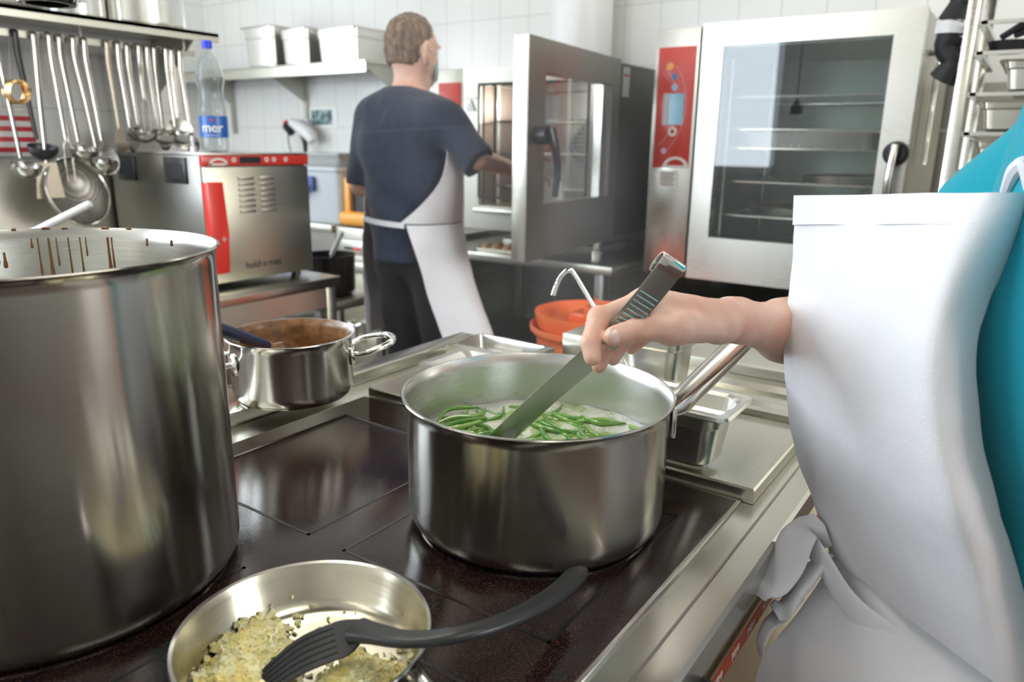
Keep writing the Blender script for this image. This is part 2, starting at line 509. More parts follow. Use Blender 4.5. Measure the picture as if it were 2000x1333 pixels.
# partition behind the utensil rail, tiled white above a steel apron
bm = BM()
for a, b in (((-2.93,-1.4,0),(-2.81,1.76,1.10)), ((-2.93,-1.4,2.40),(-2.81,1.76,H)), ((-2.93,-1.4,1.10),(-2.81,-1.0,2.40)), ((-2.93,.85,1.10),(-2.81,1.76,2.40))): box(bm, a, b)
struct(obj('wall_inner', bm, TILE_Y, smooth=False))
window('added_window_3', 'x', -2.88, -1.0, .85, 1.10, 2.40, 2)  # unseen window added in the partition to let light onto the near apron
bm = BM(); box(bm, (-2.81, .90, 0), (-2.795, 1.75, 1.195)); struct(obj('trim_1', bm, S_DULL, smooth=False))
# round boxed-in pipe in front of the back wall, steel cladding low on the right of the wall
bm = BM(); lathe(bm, [(0.155, 1.70), (0.155, H)], 40, xf((-2.04, 3.53, 0))); struct(obj('column_1', bm, M('pipe_paint', (.86,.86,.85), .35)))
bm = BM(); box(bm, (-.95, 3.685, .02), (1.9, 3.7, 1.375)); box(bm, (-.95, 3.685, 1.385), (1.9, 3.7, 1.565)); struct(obj('trim_2', bm, S_DULL, smooth=False))
# lamps on the ceiling: the light of the room
LAMP = M('lamp_diffuser', (1,1,1), .5, **{'Emission Color': (1,.955,.87,1), 'Emission Strength': 6.2})
def ceiling_lamp(x, y, lab):
    t = thing('ceiling_lamp', lab, 'lamp', (x, y, H-.06), 'long ceiling lamps')
    bm = BM(); box(bm, (x-.66, y-.11, H-.06), (x+.66, y+.11, H), .005); obj('lamp_housing', bm, FRAME, t)
    bm = BM(); box(bm, (x-.63, y-.09, H-.072), (x+.63, y+.09, H-.06), .003); obj('lamp_diffuser', bm, LAMP, t)
for x, y in ((-4.3,2.6),(-2.3,2.6),(-.5,2.6),(-4.3,.9),(-1.85,1.55),(-1.75,.3),(-1.75,-.45),(1.4,2.6),(-1.75,-1.4),(-1.05,-2.0)):  # last pair, behind the camera, is added to brighten the near apron
    ceiling_lamp(x, y, 'long white ceiling lamp above the kitchen, out of the picture')

HLAMP = M('hood_lamp_diffuser', (1,1,1), .5, **{'Emission Color': (1,.96,.88,1), 'Emission Strength': 13})
# extraction hood over the range, above the picture
HD = thing('extraction_hood', 'wide steel extraction hood above the range, out of the picture', 'hood', (-.55,.4,2.34))
bm = BM()
for a, b in (((-1.25,-.3,2.34),(-1.23,1.6,2.65)), ((.38,-.3,2.34),(.40,1.6,2.65)), ((-1.23,-.3,2.34),(.38,-.28,2.65)), ((-1.23,1.58,2.34),(.38,1.6,2.65)), ((-1.25,-.3,2.65),(.40,1.6,2.70)), ((-.9,-.1,2.70),(-.1,1.1,H))): box(bm, a, b)
obj('canopy', bm, S_DULL, HD, smooth=False)
bm = BM(); box(bm, (-1.0,-.2,2.60), (.15,1.4,2.63)); obj('grease_filter', bm, S_DARK, HD)
for x in (-1.12, .27):
    bm = BM(); box(bm, (x-.07,-.2,2.57), (x+.07,1.2,2.595)); obj('hood_lamp', bm, HLAMP, HD)

# ================================================================== THE RANGE WITH THE INDUCTION TOP
# top lies at 0.90; the cook stands at x > -0.17
HOBM = M('ceramic_hob_glass', (.012,.008,.008), .07, 0, **{})
v = coords(HOBM); nn = noise_tex(HOBM, 900, 1, v); n2 = noise_tex(HOBM, 7, 3, v)
bump(HOBM, nn.outputs[0], .12, .0006)
LK(HOBM, maprange(HOBM, n2.outputs[0], .05, .14), BS(HOBM).inputs['Roughness'])
LK(HOBM, ramp(HOBM, noise_tex(HOBM, 620, 1, v).outputs[0], [(.45,(.010,.006,.006)),(.68,(.060,.028,.022))]).outputs[0], BS(HOBM).inputs['Base Color'])
HOBPRINT = M('hob_zone_print', (.006,.006,.006), .28)
FRONTM = steel('range_front_steel', (.66,.60,.42), .48, (3,80,3), bmp=0)
R = thing('cooking_range', 'steel catering range with a dark speckled induction top under the pots', 'stove', (-.56, .35, 0))
bm = BM(); box(bm, (-.93,-.55,.10), (-.186,1.17,.86), .004); obj('body', bm, FRONTM, R)
# top sheet: raised gutter rail on the far side, flat rim, hob recess, near-side rolled lip
bm = BM()
def yprism(bm, prof, y0, y1, mi=0):
    """extrude an (x, z) outline along y"""
    a = [bm.verts.new((x, y0, z)) for x, z in prof]; b = [bm.verts.new((x, y1, z)) for x, z in prof]
    n = len(prof); bm.faces.new(a); bm.faces.new(b[::-1])
    for i in range(n): bm.faces.new((a[i], b[i], b[(i+1) % n], a[(i+1) % n])).material_index = mi
yprism(bm, [(-.900,.860),(-.900,.898),(-.897,.900),(-.172,.900),(-.168,.897),(-.168,.868),(-.172,.864),(-.180,.864),(-.180,.860)], -.55, 1.17)
obj('top_sheet', bm, S_TOP, R, angle=30)
bm = BM(); box(bm, (-.943,-.55,.872), (-.902,1.175,.920), .0035)
obj('guard_rail', bm, S_TOP, R)
bm = BM(); tube(bm, [(-.905,1.10,.905),(-.80,1.10,.905)], .012, 12); obj('rail_spacer', bm, S_BRIGHT, R)
bm = BM(); box(bm, (-.842,-.50,.8985), (-.226,.800,.9035), .0022); obj('hob_frame', bm, S_BRIGHT, R)
bm = BM(); box(bm, (-.837,-.495,.899), (-.231,.795,.9045), .001); obj('glass_top', bm, HOBM, R)
bm = BM()
def zone(bm, x0, x1, y0, y1, w=.0035):
    z0, z1 = .9044, .90475
    for a, b in (((x0,y0),(x1,y0+w)),((x0,y1-w),(x1,y1)),((x0,y0),(x0+w,y1)),((x1-w,y0),(x1,y1))):
        box(bm, (*a, z0), (*b, z1))
for y0 in (.45, .105, -.25):
    zone(bm, -.80, -.565, y0, y0+.27); zone(bm, -.515, -.27, y0, y0+.27)
obj('zone_marking', bm, HOBPRINT, R, smooth=False)
bm = BM(); box(bm, (-.1995,-.55,.8998), (-.1975,1.17,.9012)); obj('seam', bm, S_DARK, R)
bm = BM(); box(bm, (-.1795,-.2,.798), (-.1779,1.0,.815)); obj('red_strip', bm, M('red_film', (.55,.07,.04), .4), R, smooth=False)
for i in range(9):
    text('strip_lettering', 'MM', .014, WHITEP, R, face_px(-.1776, .56+i*.05, .8065) )
for i, y in enumerate((.537, .36, .18)):
    k = BM(); lathe(k, [(0,.0),(.021,.0),(.021,.006),(.017,.008),(.0155,.028),(0,.030)], 28, xf((-.180, y, .842), (0, PI/2, 0))); kk = obj('knob', k, BLACKP, R)
for x in (-.88, -.24):
    for y in (-.5, 1.1):
        bm = BM(); lathe(bm, [(0,0),(.025,0),(.025,.02),(.018,.02),(.018,.10),(0,.10)], 20, xf((x, y, 0))); obj('leg', bm, S_DARK, R)

# cover sheet over the far rings
C = thing('cover_plate', 'flat raised steel cover plate beside the hob under the small container', 'cover', (-.50,.92,.90))
bm = BM()
pts = [(-.838,.803),(-.213,.803),(-.213,1.045),(-.838,1.045)]
def ring(x0,x1,y0,y1,z): return [(x0,y0,z),(x1,y0,z),(x1,y1,z),(x0,y1,z)]
loft(bm, [ring(-.836,-.214,.803,1.045,.9006), ring(-.836,-.214,.803,1.045,.9165), ring(-.834,-.216,.805,1.043,.919), ring(-.808,-.242,.831,1.02,.9168), ring(-.80,-.25,.838,1.012,.9155)])
obj('plate', bm, S_TOP, C, angle=12)
# ribbed back ledge and the raised end block with the drain trough
C = thing('end_ledge', 'ribbed steel ledge between the cover plate and the raised end block', 'ledge', (-.34,1.11,.90))
bm = BM()
yy = [1.048,1.048,1.062,1.066,1.080,1.084,1.105,1.109,1.150,1.154,1.176,1.176]
zz = [.9005,.928,.930,.924,.924,.931,.932,.925,.926,.936,.937,.9005]
a = [[(x,y,z) for y, z in zip(yy, zz)] for x in (-.475,-.20)]
loft(bm, a); obj('ledge', bm, S_TOP, C, angle=20)
E_ = thing('end_block', 'raised steel block closing the far end of the range', 'counter block', (-.45,1.3,0))
bm = BM(); box(bm, (-.69,1.182,.10), (-.20,1.50,.905), .003); obj('body', bm, S_PANEL, E_)
bm = BM(); box(bm, (-.70,1.178,.907), (-.19,1.51,.955), .004); obj('top', bm, S_PANEL, E_)
T = thing('drain_trough', 'empty rectangular steel trough at the far left corner of the range', 'trough', (-.78,1.09,.90))
bm = BM()
o1 = rrect(-.885,-.705,1.052,1.165,.006); i1 = rrect(-.872,-.718,1.065,1.152,.006); i2 = rrect(-.868,-.722,1.069,1.148,.006)
loft(bm, [[(x,y,.9005) for x,y in o1], [(x,y,.928) for x,y in o1], [(x,y,.930) for x,y in i1], [(x,y,.906) for x,y in i2]], True, True)
obj('trough', bm, S_BRIGHT, T, angle=25)

# ================================================================== BACK OF THE KITCHEN
# ---- long bench under the small oven
B = thing('oven_bench', 'low steel bench carrying the open oven', 'bench', (-1.98, 3.2, 0))
bm = BM(); box(bm, (-2.46,2.80,.762), (-1.43,3.62,.80), .003); obj('bench_top', bm, S_PANEL, B)
for x in (-2.41,-1.50):
    for y in (2.84, 3.56):
        bm = BM(); box(bm, (x-.02,y-.02,.01), (x+.02,y+.02,.762), .002); obj('leg', bm, S_DARK, B)
bm = BM(); box(bm, (-2.43,2.84,.28), (-1.48,3.58,.305), .003); obj('lower_shelf', bm, S_DARK, B)

# ---- small oven with its door standing open
O = thing('combi_oven', 'small steel combi oven whose door stands wide open', 'oven', (-1.98, 3.25, .80))
z0, z1 = .905, 1.635
bm = BM()
box(bm, (-2.44,2.86,z0), (-2.275,3.60,z1), .004)                    # control column
box(bm, (-1.53,2.86,z0), (-1.512,3.60,z1), .003); box(bm, (-2.275,2.86,z0), (-1.512,3.60,z0+.11)); box(bm, (-2.275,2.86,z1-.07), (-1.512,3.60,z1))
box(bm, (-2.275,3.50,z0), (-1.512,3.60,z1)); box(bm, (-1.60,2.862,z0), (-1.512,3.50,z1))
box(bm, (-2.275,2.862,z0), (-2.19,3.50,z1))
obj('body', bm, S_DULL, O)
bm = BM(); box(bm, (-1.512,2.866,z0+.004), (-1.5095,3.598,z1-.004)); obj('shaded_side', bm, steel('shadow_steel', (.13,.125,.11), .34), O, smooth=False)  # thin sheet over the body side, its shade painted in as darker steel
LINER = M('oven_liner', (.80,.79,.76), .35, .25)
BRN = M('baked_brown_liner', (.28,.22,.19), .35, .6)
bm = BM(); box(bm, (-2.189,2.90,z0+.115), (-2.183,3.49,z1-.075)); obj('side_liner', bm, BRN, O)
bm = BM(); box(bm, (-2.183,3.484,z0+.115), (-1.602,3.495,z1-.075)); box(bm,(-1.608,2.9,z0+.115),(-1.602,3.49,z1-.075)); obj('cavity_liner', bm, LINER, O)
FANM = M('perforated_plate', (.5,.48,.46), .4, .9)
vv = coords(FANM, (1,1,1)); vo = N(FANM, 'ShaderNodeTexVoronoi'); vo.inputs['Scale'].default_value = 45; vo.inputs['Randomness'].default_value = 0
LK(FANM, vv, vo.inputs['Vector']); LK(FANM, ramp(FANM, vo.outputs['Distance'], [(.30,(.02,.02,.02)),(.36,(.55,.54,.52))]).outputs[0], BS(FANM).inputs['Base Color'])
bm = BM(); prism(bm, [(-.125,0),(-.03,-.125),(.03,-.125),(.125,0),(.03,.125),(-.03,.125)], .006, face_my(-1.925, 3.482, 1.305)); obj('fan_cover', bm, FANM, O, smooth=False)
bm = BM()
for i in range(7):                                                   # rack hangers
    box(bm, (-2.176,2.99,1.035+i*.075), (-2.170,3.005,1.09+i*.075)); box(bm, (-2.176,3.35,1.035+i*.075), (-2.170,3.365,1.09+i*.075))
    box(bm, (-1.618,2.99,1.035+i*.075), (-1.612,3.44,1.041+i*.075))
box(bm, (-2.178,2.985,1.02), (-2.172,3.01,1.57))
obj('rack_hangers', bm, M('hanger_steel', (.9,.9,.9), .2, 1), O, smooth=False)
def wire_rack(par, x0, x1, y0, y1, z, n=16, r=.003, mat=None):
    bm = BM()
    tube(bm, [(x0,y0,z),(x1,y0,z),(x1,y1,z),(x0,y1,z)], r*1.3, 6, closed=True)
    for i in range(1, n):
        x = x0+(x1-x0)*i/n; tube(bm, [(x,y0,z+r),(x,y1,z+r)], r*.7, 5)
    return obj('wire_rack', bm, mat or S_BRIGHT, par)
bm = BM(); lathe(bm, [(0,0),(.030,0),(.030,.006),(.022,.02),(0,.026)], 24, face_my(-1.68,3.484,1.50)); obj('added_cavity_lamp', bm, M('added_lamp_glass', (1,1,1), .3, **{'Emission Color': (1,.93,.8,1), 'Emission Strength': 12}), O)  # lamp added to brighten the dark cavity behind the door glass
_pl = bpy.data.lights.new('added_cavity_light', 'POINT'); _pl.energy = 5; _pl.shadow_soft_size = .03; _pl.color = (1,.94,.85)  # added point light, brightens the cavity liner
_po = bpy.data.objects.new('added_cavity_light', _pl); COL.objects.link(_po); _po.location = (-1.75,3.40,1.49)
for z in (1.10, 1.255, 1.405): wire_rack(O, -2.16, -1.63, 3.0, 3.44, z)
bm = BM(); box(bm, (-2.268,2.855,1.5), (-2.20,2.861,1.505)); prism(bm, [(-.028,0),(.028,0),(0,.055)], .002, face_my(-2.232, 2.857, 1.445)); obj('warning_label', bm, WHITEP, O, smooth=False)
bm = BM(); tube(bm, [(-2.183,2.858,1.055),(-1.608,2.858,1.055),(-1.608,2.858,1.562),(-2.183,2.858,1.562)], .008, 8, closed=True); obj('door_seal', bm, RUBBER, O)
bm = BM(); box(bm, (-2.19,2.82,.985), (-1.6,2.86,1.005), .003); obj('drip_tray', bm, S_PANEL, O)
bm = BM(); box(bm, (-2.425,2.854,1.12), (-2.288,2.861,1.575), .002); obj('control_panel', bm, REDPANEL, O)
bm = BM(); lathe(bm, [(0,0),(.028,0),(.026,.02),(0,.02)], 24, face_my(-2.356,2.854,1.19)); obj('control_dial', bm, BLACKP, O)
bm = BM(); box(bm, (-1.5095,2.97,1.50), (-1.5065,3.03,1.62)); obj('rating_sticker', bm, PAPER, O, smooth=False)
bm = BM(); box(bm, (-1.508,2.975,1.583), (-1.5055,3.025,1.592)); obj('sticker_stripe', bm, RED, O, smooth=False)
for x in (-2.38,-1.585):
    for y in (2.95, 3.52):
        bm = BM(); lathe(bm, [(0,.80),(.024,.80),(.024,.845),(.020,.850),(.020,.905),(0,.905)], 24, xf((x,y,0))); obj('foot', bm, S_BRIGHT, O)
# the door: hinged at (-1.513, 2.853), swung out past square
hx, hy, ang = -1.513, 2.853, math.atan2(2.055-2.853, -1.436+1.513)
Dm = Matrix.Translation((hx, hy, 0)) @ Matrix.Rotation(ang, 4, 'Z')      # local +x runs along the door, +y towards the cook's side (+x world)
D = bpy.data.objects.new('door', None); COL.objects.link(D); D.parent = O; D.location = Vector((hx, hy, z0))-Vector(O.location)
bm = BM()
w, t = .790, .052
for a, b in (((0,0,z0+.008),(.085,t,z1)), ((w-.125,0,z0+.008),(w,t,z1)), ((.085,0,z0+.008),(w-.125,t,z0+.195)), ((.085,0,z1-.105),(w-.125,t,z1))):
    box(bm, a, b, 0, Dm)
obj('door_frame', bm, steel('door_steel', (.30,.29,.26), .34), D)
bm = BM(); box(bm, (w-.001,-.001,z0+.008), (w+.003,t+.001,z1), .001, Dm); obj('door_edge', bm, S_WHITE, D)
bm = BM(); box(bm, (.085,.040,z0+.195), (w-.125,.045,z1-.105), 0, Dm); obj('door_glass', bm, GLASSM, D, smooth=False)
bm = BM(); box(bm, (.085,.004,z0+.195), (.150,.036,z1-.105), 0, Dm); obj('inner_strip', bm, S_WHITE, D)
bm = BM(); tube(bm, [(w-.06,t,1.33),(w-.06,t+.045,1.33)], .030, 24)
bmesh.ops.transform(bm, matrix=Dm, verts=bm.verts[:]); obj('handle_boss', bm, BLACKP, D)
bm = BM(); tube(bm, [(w-.065,t+.052,1.352),(w-.075,t+.062,1.30),(w-.098,t+.064,1.22),(w-.100,t+.055,1.13)], [.019,.017,.014,.013], 14, 6, flat=(1.0,.7), up=(0,1,0))
bmesh.ops.transform(bm, matrix=Dm, verts=bm.verts[:]); obj('handle', bm, BLACKP, D)
# tray of rolls in front of the oven, on the bench
T = thing('baking_tray', 'small baking tray of round rolls on the low steel bench', 'tray', (-2.03,2.92,.80))
bm = BM(); o1 = rrect(-2.20,-1.88,2.835,2.99,.02)
loft(bm, [[(x,y,.8012) for x,y in rrect(-2.19,-1.89,2.845,2.98,.015)], [(x,y,.817) for x,y in o1], [(x,y,.817) for x,y in rrect(-2.195,-1.885,2.84,2.985,.018)], [(x,y,.804) for x,y in rrect(-2.187,-1.893,2.848,2.977,.015)]])
obj('tray', bm, S_BRIGHT, T)
BREAD = M('baked_crust', (.62,.36,.18), .6)
proto = None
for i, (x, y) in enumerate([(-2.15,2.88),(-2.09,2.875),(-2.03,2.885),(-1.97,2.875),(-1.92,2.885),(-2.12,2.94),(-2.05,2.945),(-1.98,2.94)]):
    if proto is None:
        bm = BM(); lathe(bm, [(0,0),(.022,0),(.028,.008),(.026,.02),(.014,.029),(0,.031)], 18, xf((x,y,.8045)))
        proto = obj('bread_roll', bm, BREAD, loc=(x,y,.8045)); tag(proto, 'small round golden roll on the baking tray', 'bread roll', 'rolls on the baking tray'); p0 = (x,y)
    else:
        c = proto.copy(); COL.objects.link(c); c.location = (x,y,.8045)
T = thing('steel_tray', 'shallow steel tray leaning inside the bench below the oven', 'tray', (-1.95,3.15,.80))
bm = BM(); box(bm, (-2.18,3.05,.801), (-1.65,3.4,.842), .006); obj('tray', bm, S_DARK, T)

# ---- large oven on its stand
O = thing('tall_combi_oven', 'large closed steel combi oven with red control panel and wide glass door', 'oven', (-.82, 3.2, 0))
zb, zt = .795, 1.733
bm = BM()
box(bm, (-1.287,2.835,zb), (-1.10,3.58,zt-.005), .004)
for a, b in (((-1.10,2.85,zb),(-1.04,3.58,zt-.005)), ((-.43,2.85,zb),(-.372,3.58,zt-.005)), ((-1.04,2.85,zb),(-.43,3.58,zb+.12)), ((-1.04,2.85,zt-.08),(-.43,3.58,zt-.005)), ((-1.04,3.48,zb+.1),(-.43,3.58,zt-.05))):
    box(bm, a, b)
obj('body', bm, S_DULL, O)
bm = BM(); box(bm, (-1.039,2.87,zb+.121), (-1.033,3.48,zt-.081)); box(bm, (-.437,2.87,zb+.121), (-.431,3.48,zt-.081)); box(bm, (-1.039,3.472,zb+.121), (-.431,3.479,zt-.081)); box(bm, (-1.035,2.87,zb+.121), (-.435,3.475,zb+.126))
obj('cavity_liner', bm, steel('cavity_steel', (.15,.17,.145), .35), O)
bm = BM(); box(bm, (-1.287,2.80,zb), (-1.110,2.836,zt-.005), .004); obj('control_column', bm, S_WHITE, O)
bm = BM(); box(bm, (-1.108,2.812,zb), (-1.100,2.85,zt-.01)); obj('gap', bm, BLACKM, O)
bm = BM(); box(bm, (-1.272,2.797,1.218), (-1.122,2.801,1.662), .001); cp = obj('control_panel', bm, REDPANEL, O)
def disc(par, nm, x, z, r, mat, y=2.7955, d=.0016):
    bm = BM(); lathe(bm, [(0,0),(r,0),(r,d),(0,d)], 28, face_my(x, y+d, z)); return obj(nm, bm, mat, par, smooth=False)
BLUE = M('blue_print', (.05,.22,.5), .4); LBLUE = M('pale_blue_print', (.35,.6,.8), .4); YEL = M('orange_lamp', (.9,.35,.05), .4)
disc(cp, 'button', -1.223, 1.593, .014, YEL); disc(cp, 'button', -1.203, 1.555, .012, BLUE); disc(cp, 'button', -1.199, 1.517, .013, LBLUE)
bm = BM(); lathe(bm, [(.009,0),(.018,0),(.018,.002),(.009,.002)], 28, face_my(-1.197,2.797,1.355)); obj('button', bm, WHITEP, cp, smooth=False)
disc(cp, 'button', -1.228, 1.282, .011, M('lilac_print', (.6,.6,.8), .4))
SCREEN = M('oven_screen', (.10,.22,.30), .15, **{'Emission Color': (.16,.32,.42,1), 'Emission Strength': .55})
bm = BM(); box(bm, (-1.240,2.7945,1.380), (-1.158,2.798,1.495)); obj('display', bm, SCREEN, cp, smooth=False)
bm = BM(); box(bm, (-1.238,2.7935,1.382), (-1.216,2.7950,1.493)); obj('display_bar', bm, M('display_grey', (.55,.53,.55), .3), cp, smooth=False)
bm = BM()
for c in ((-1.34,1.45,.19,-48,42),(-1.34,1.45,.155,-55,50)):
    tube(bm, [(c[0]+c[2]*math.cos(math.radians(c[3]+(c[4]-c[3])*i/24)), 2.7965, c[1]+1.15*c[2]*math.sin(math.radians(c[3]+(c[4]-c[3])*i/24))) for i in range(25)], .0014, 5)
obj('printed_arc', bm, M('pink_print', (.85,.4,.36), .5), cp, smooth=False)
bm = BM(); lathe(bm, [(.038,0),(.052,0),(.052,.0015),(.038,.0015)], 28, face_my(-1.176,2.797,1.222) @ Matrix.Diagonal((1,.75,1,1)), arc=(0.0,PI)); box(bm, (-1.232,2.7955,1.219), (-1.122,2.797,1.228)); obj('brand_arch', bm, WHITEP, cp, smooth=False)
bm = BM(); box(bm, (-1.240,2.7955,1.143), (-1.165,2.7998,1.207)); lb = obj('notice', bm, PAPER, O, smooth=False)
bm = BM()
for i in range(5): box(bm, (-1.232+.004*(i%2),2.7950,1.152+i*.0105), (-1.176-.006*(i%2),2.7955,1.156+i*.0105))
obj('notice_lines', bm, M('grey_print', (.2,.2,.2), .6), lb, smooth=False)
# door with a big window
D = bpy.data.objects.new('door', None); COL.objects.link(D); D.parent = O; D.location = Vector((-.372, 2.80, zb))-Vector(O.location)
bm = BM(); y0, y1 = 2.790, 2.843
prof = [(-1.098,-.372,zb+.002,zt)]
for a, b in (((-1.098,y0,zb+.002),(-1.020,y1,zt)), ((-.460,y0,zb+.002),(-.372,y1,zt)), ((-1.020,y0,zb+.002),(-.460,y1,.962)), ((-1.020,y0,1.655),(-.460,y1,zt))): box(bm, a, b)
obj('door_frame', bm, S_WHITE, D)
GLT = M('oven_glass', (.84,.90,.90), .0, 0, **{'IOR': 1.5, 'Transmission Weight': 1.0})
bm = BM(); box(bm, (-1.020,2.792,.962), (-.460,2.797,1.655)); obj('door_glass', bm, GLT, D, smooth=False)
bm = BM(); lathe(bm, [(0,0),(.040,0),(.038,.022),(.030,.030),(0,.030)], 30, face_my(-.405,2.790,1.287)); obj('handle_boss', bm, BLACKP, D)
bm = BM(); tube(bm, [(-.405,2.752,1.318),(-.407,2.742,1.26),(-.410,2.738,1.20),(-.411,2.745,1.12)], [.017,.014,.013,.013], 14, 6, flat=(1,.6), up=(0,1,0)); hd = obj('handle', bm, BLACKP, D)
bm = BM(); tube(bm, [(-.405,2.743,1.315),(-.407,2.732,1.26),(-.410,2.728,1.20),(-.411,2.736,1.13)], [.010,.009,.009,.008], 12, 6, flat=(1,.5), up=(0,1,0)); obj('handle_trim', bm, S_BRIGHT, hd)
bm = BM(); tube(bm, [(-.352,2.98,1.62),(-.345,2.98,1.60),(-.345,2.98,1.25)], .010, 12, 3); lathe(bm, [(0,0),(.016,0),(.016,.02),(0,.02)], 16, xf((-.372,2.98,1.62),(0,PI/2,0))); obj('side_pipe', bm, S_BRIGHT, O)
for i, z in enumerate((1.042,1.170,1.294,1.363,1.480)): wire_rack(O, -1.02, -.445, 2.90, 3.42, z, 20)
bm = BM()
for x in (-.985,-.475): 
    for y in (2.90,3.42): tube(bm, [(x+(-.03 if x<-.7 else .03),y,.94),(x+(-.03 if x<-.7 else .03),y,1.62)], .005, 8)
obj('rack_post', bm, S_BRIGHT, O)
for x in (-1.25,-.41):
    for y in (2.87,3.53):
        bm = BM(); lathe(bm, [(0,.715),(.022,.715),(.022,.76),(.018,.765),(.018,zb),(0,zb)], 20, xf((x,y,0))); obj('foot', bm, S_BRIGHT, O)
bm = BM(); box(bm, (-1.30,2.82,.68), (-.36,3.60,.715), .003)
for x in (-1.27,-.39):
    for y in (2.86,3.56): box(bm, (x-.02,y-.02,.0), (x+.02,y+.02,.68))
box(bm, (-1.25,2.95,.2),(-.42,3.5,.22))
obj('stand', bm, S_DARK, O)
for lab, x, y, z, r, c in (('flat pale pie in the oven, in the middle of the glass', -.62, 3.1, 1.1735, .15, (.55,.36,.16)), ('flat pale pie in the oven, on the lowest rack', -.80, 3.12, 1.0455, .16, (.62,.44,.22))):
    t = thing('pie', lab, 'pie', (x,y,z), 'pies in the tall oven')
    bm = BM(); lathe(bm, [(0,0),(r-.01,0),(r,.028),(r-.004,.028),(r-.012,.006),(0,.006)], 40, xf((x,y,z))); obj('pie_tin', bm, S_PANEL, t)
    bm = BM(); lathe(bm, [(0,.006),(r-.016,.008),(r-.010,.026),(r-.02,.030),(r-.04,.024),(0,.022)], 40, xf((x,y,z))); obj('crust', bm, M('pie_crust', c, .7), t)
t = thing('roasting_tray', 'deep pale roasting tray behind the oven glass, on the middle rack', 'tray', (-.73,3.15,1.2975))
bm = BM(); o1 = rrect(-.99,-.49,2.93,3.39,.04); o2 = rrect(-.975,-.505,2.945,3.375,.04)
loft(bm, [[(x,y,1.2985) for x,y in o2],[(x,y,1.355) for x,y in o1],[(x,y,1.355) for x,y in o2],[(x,y,1.305) for x,y in rrect(-.965,-.515,2.955,3.365,.04)]]); obj('tray', bm, S_GN, t)
# ---- griddle unit against the back wall, and what stands on it
G = thing('griddle_unit', 'green-grey steel griddle cabinet with knobs behind the cook in the navy shirt', 'griddle', (-2.85,3.2,0))
OLIVE = steel('olive_steel', (.44,.43,.33), .34)
bm = BM(); box(bm, (-3.24,2.86,.05), (-2.47,3.60,.60), .004); obj('body', bm, OLIVE, G)
bm = BM(); box(bm, (-3.245,2.83,.60), (-2.465,3.62,.655), .006); obj('ledge', bm, S_PANEL, G)
bm = BM(); box(bm, (-3.235,2.90,.655), (-2.47,3.62,.835), .006); obj('upper_body', bm, S_DULL, G)
bm = BM(); box(bm, (-3.20,2.893,.672), (-2.88,2.90,.765), .002); p = obj('control_plate', bm, S_WHITE, G)
bm = BM(); box(bm, (-3.16,2.890,.715), (-3.09,2.894,.730)); obj('display', bm, BLACKP, p, smooth=False)
bm = BM(); box(bm, (-3.09,2.890,.715), (-3.03,2.894,.730)); obj('red_bar', bm, RED, p, smooth=False)
for x, z in ((-2.99,.72),(-2.955,.735),(-2.97,.70)):
    bm = BM(); lathe(bm, [(0,0),(.010,0),(.008,.008),(0,.008)], 16, face_my(x,2.893,z)); obj('button', bm, RED, p)
for x, z in ((-3.136,.446),(-3.07,.462),(-2.992,.446),(-2.932,.46)):
    bm = BM(); lathe(bm, [(0,0),(.010,0),(.010,.03),(.022,.034),(.024,.05),(.018,.060),(0,.062)], 22, face_my(x,2.86,z)); obj('knob', bm, CHROME, G)
bm = BM(); tube(bm, [(-3.09,2.86,.305),(-3.09,2.83,.305),(-3.03,2.82,.30),(-2.97,2.82,.32)], .010, 10, 4); tube(bm, [(-3.02,2.82,.31),(-3.02,2.815,.20)], [.018,.014], 12); obj('drain_tap', bm, CHROME, G)
bm = BM(); box(bm, (-3.12,2.857,.12), (-2.9,2.861,.24), .002); obj('service_hatch', bm, OLIVE, G)
# side counter left of the griddle
K = thing('side_counter', 'steel counter in the back corner under the grey box', 'counter', (-3.6,3.25,0))
bm = BM(); box(bm, (-4.35,2.92,.05), (-3.26,3.66,.80)); obj('body', bm, S_DARK, K)
bm = BM(); box(bm, (-4.38,2.88,.80), (-3.25,3.69,.84), .004); obj('worktop', bm, S_PANEL, K)
# microwave
MW = thing('microwave', 'bright amber microwave with black glass door on the griddle cabinet', 'microwave', (-2.98,3.1,.835))
bm = BM()
for a, b in (((-3.185,2.93,.86),(-3.145,3.28,1.105)), ((-2.83,2.93,.86),(-2.70,3.28,1.105)), ((-3.145,2.93,1.06),(-2.83,3.28,1.105)), ((-3.145,2.93,.86),(-2.83,3.28,.885))): box(bm, a, b, .006)
box(bm, (-3.185,2.87,.848), (-2.70,2.95,.925), .028, seg=4)
box(bm, (-3.17,2.97,.837), (-2.72,3.27,.862))
obj('case', bm, AMBER, MW)
bm = BM(); box(bm, (-3.147,2.955,.90), (-2.828,2.975,1.062)); d = obj('glass_door', bm, BLACKP, MW)
ORL = M('orange_lettering', (.85,.38,.06), .5)
for zz, ws in ((.990,(.022,.014,.03,.012)),(.958,(.03,.018,.026,.02,.012))):
    bm = BM(); xx = -3.06
    for w_i in ws: box(bm, (xx,2.9535,zz-.004), (xx+w_i,2.9550,zz+.004)); xx += w_i+.006
    obj('door_print', bm, ORL, d, smooth=False)
t = thing('amber_box', 'small amber cardboard box on top of the amber microwave', 'box', (-2.99,3.05,1.106))
bm = BM(); box(bm, (-3.085,2.97,1.106), (-2.88,3.12,1.160), .003); obj('carton', bm, AMBER, t)
bm = BM(); box(bm, (-3.0,2.968,1.12), (-2.93,2.970,1.145)); obj('carton_print', bm, M('brown_print',(.35,.15,.05),.6), t, smooth=False)
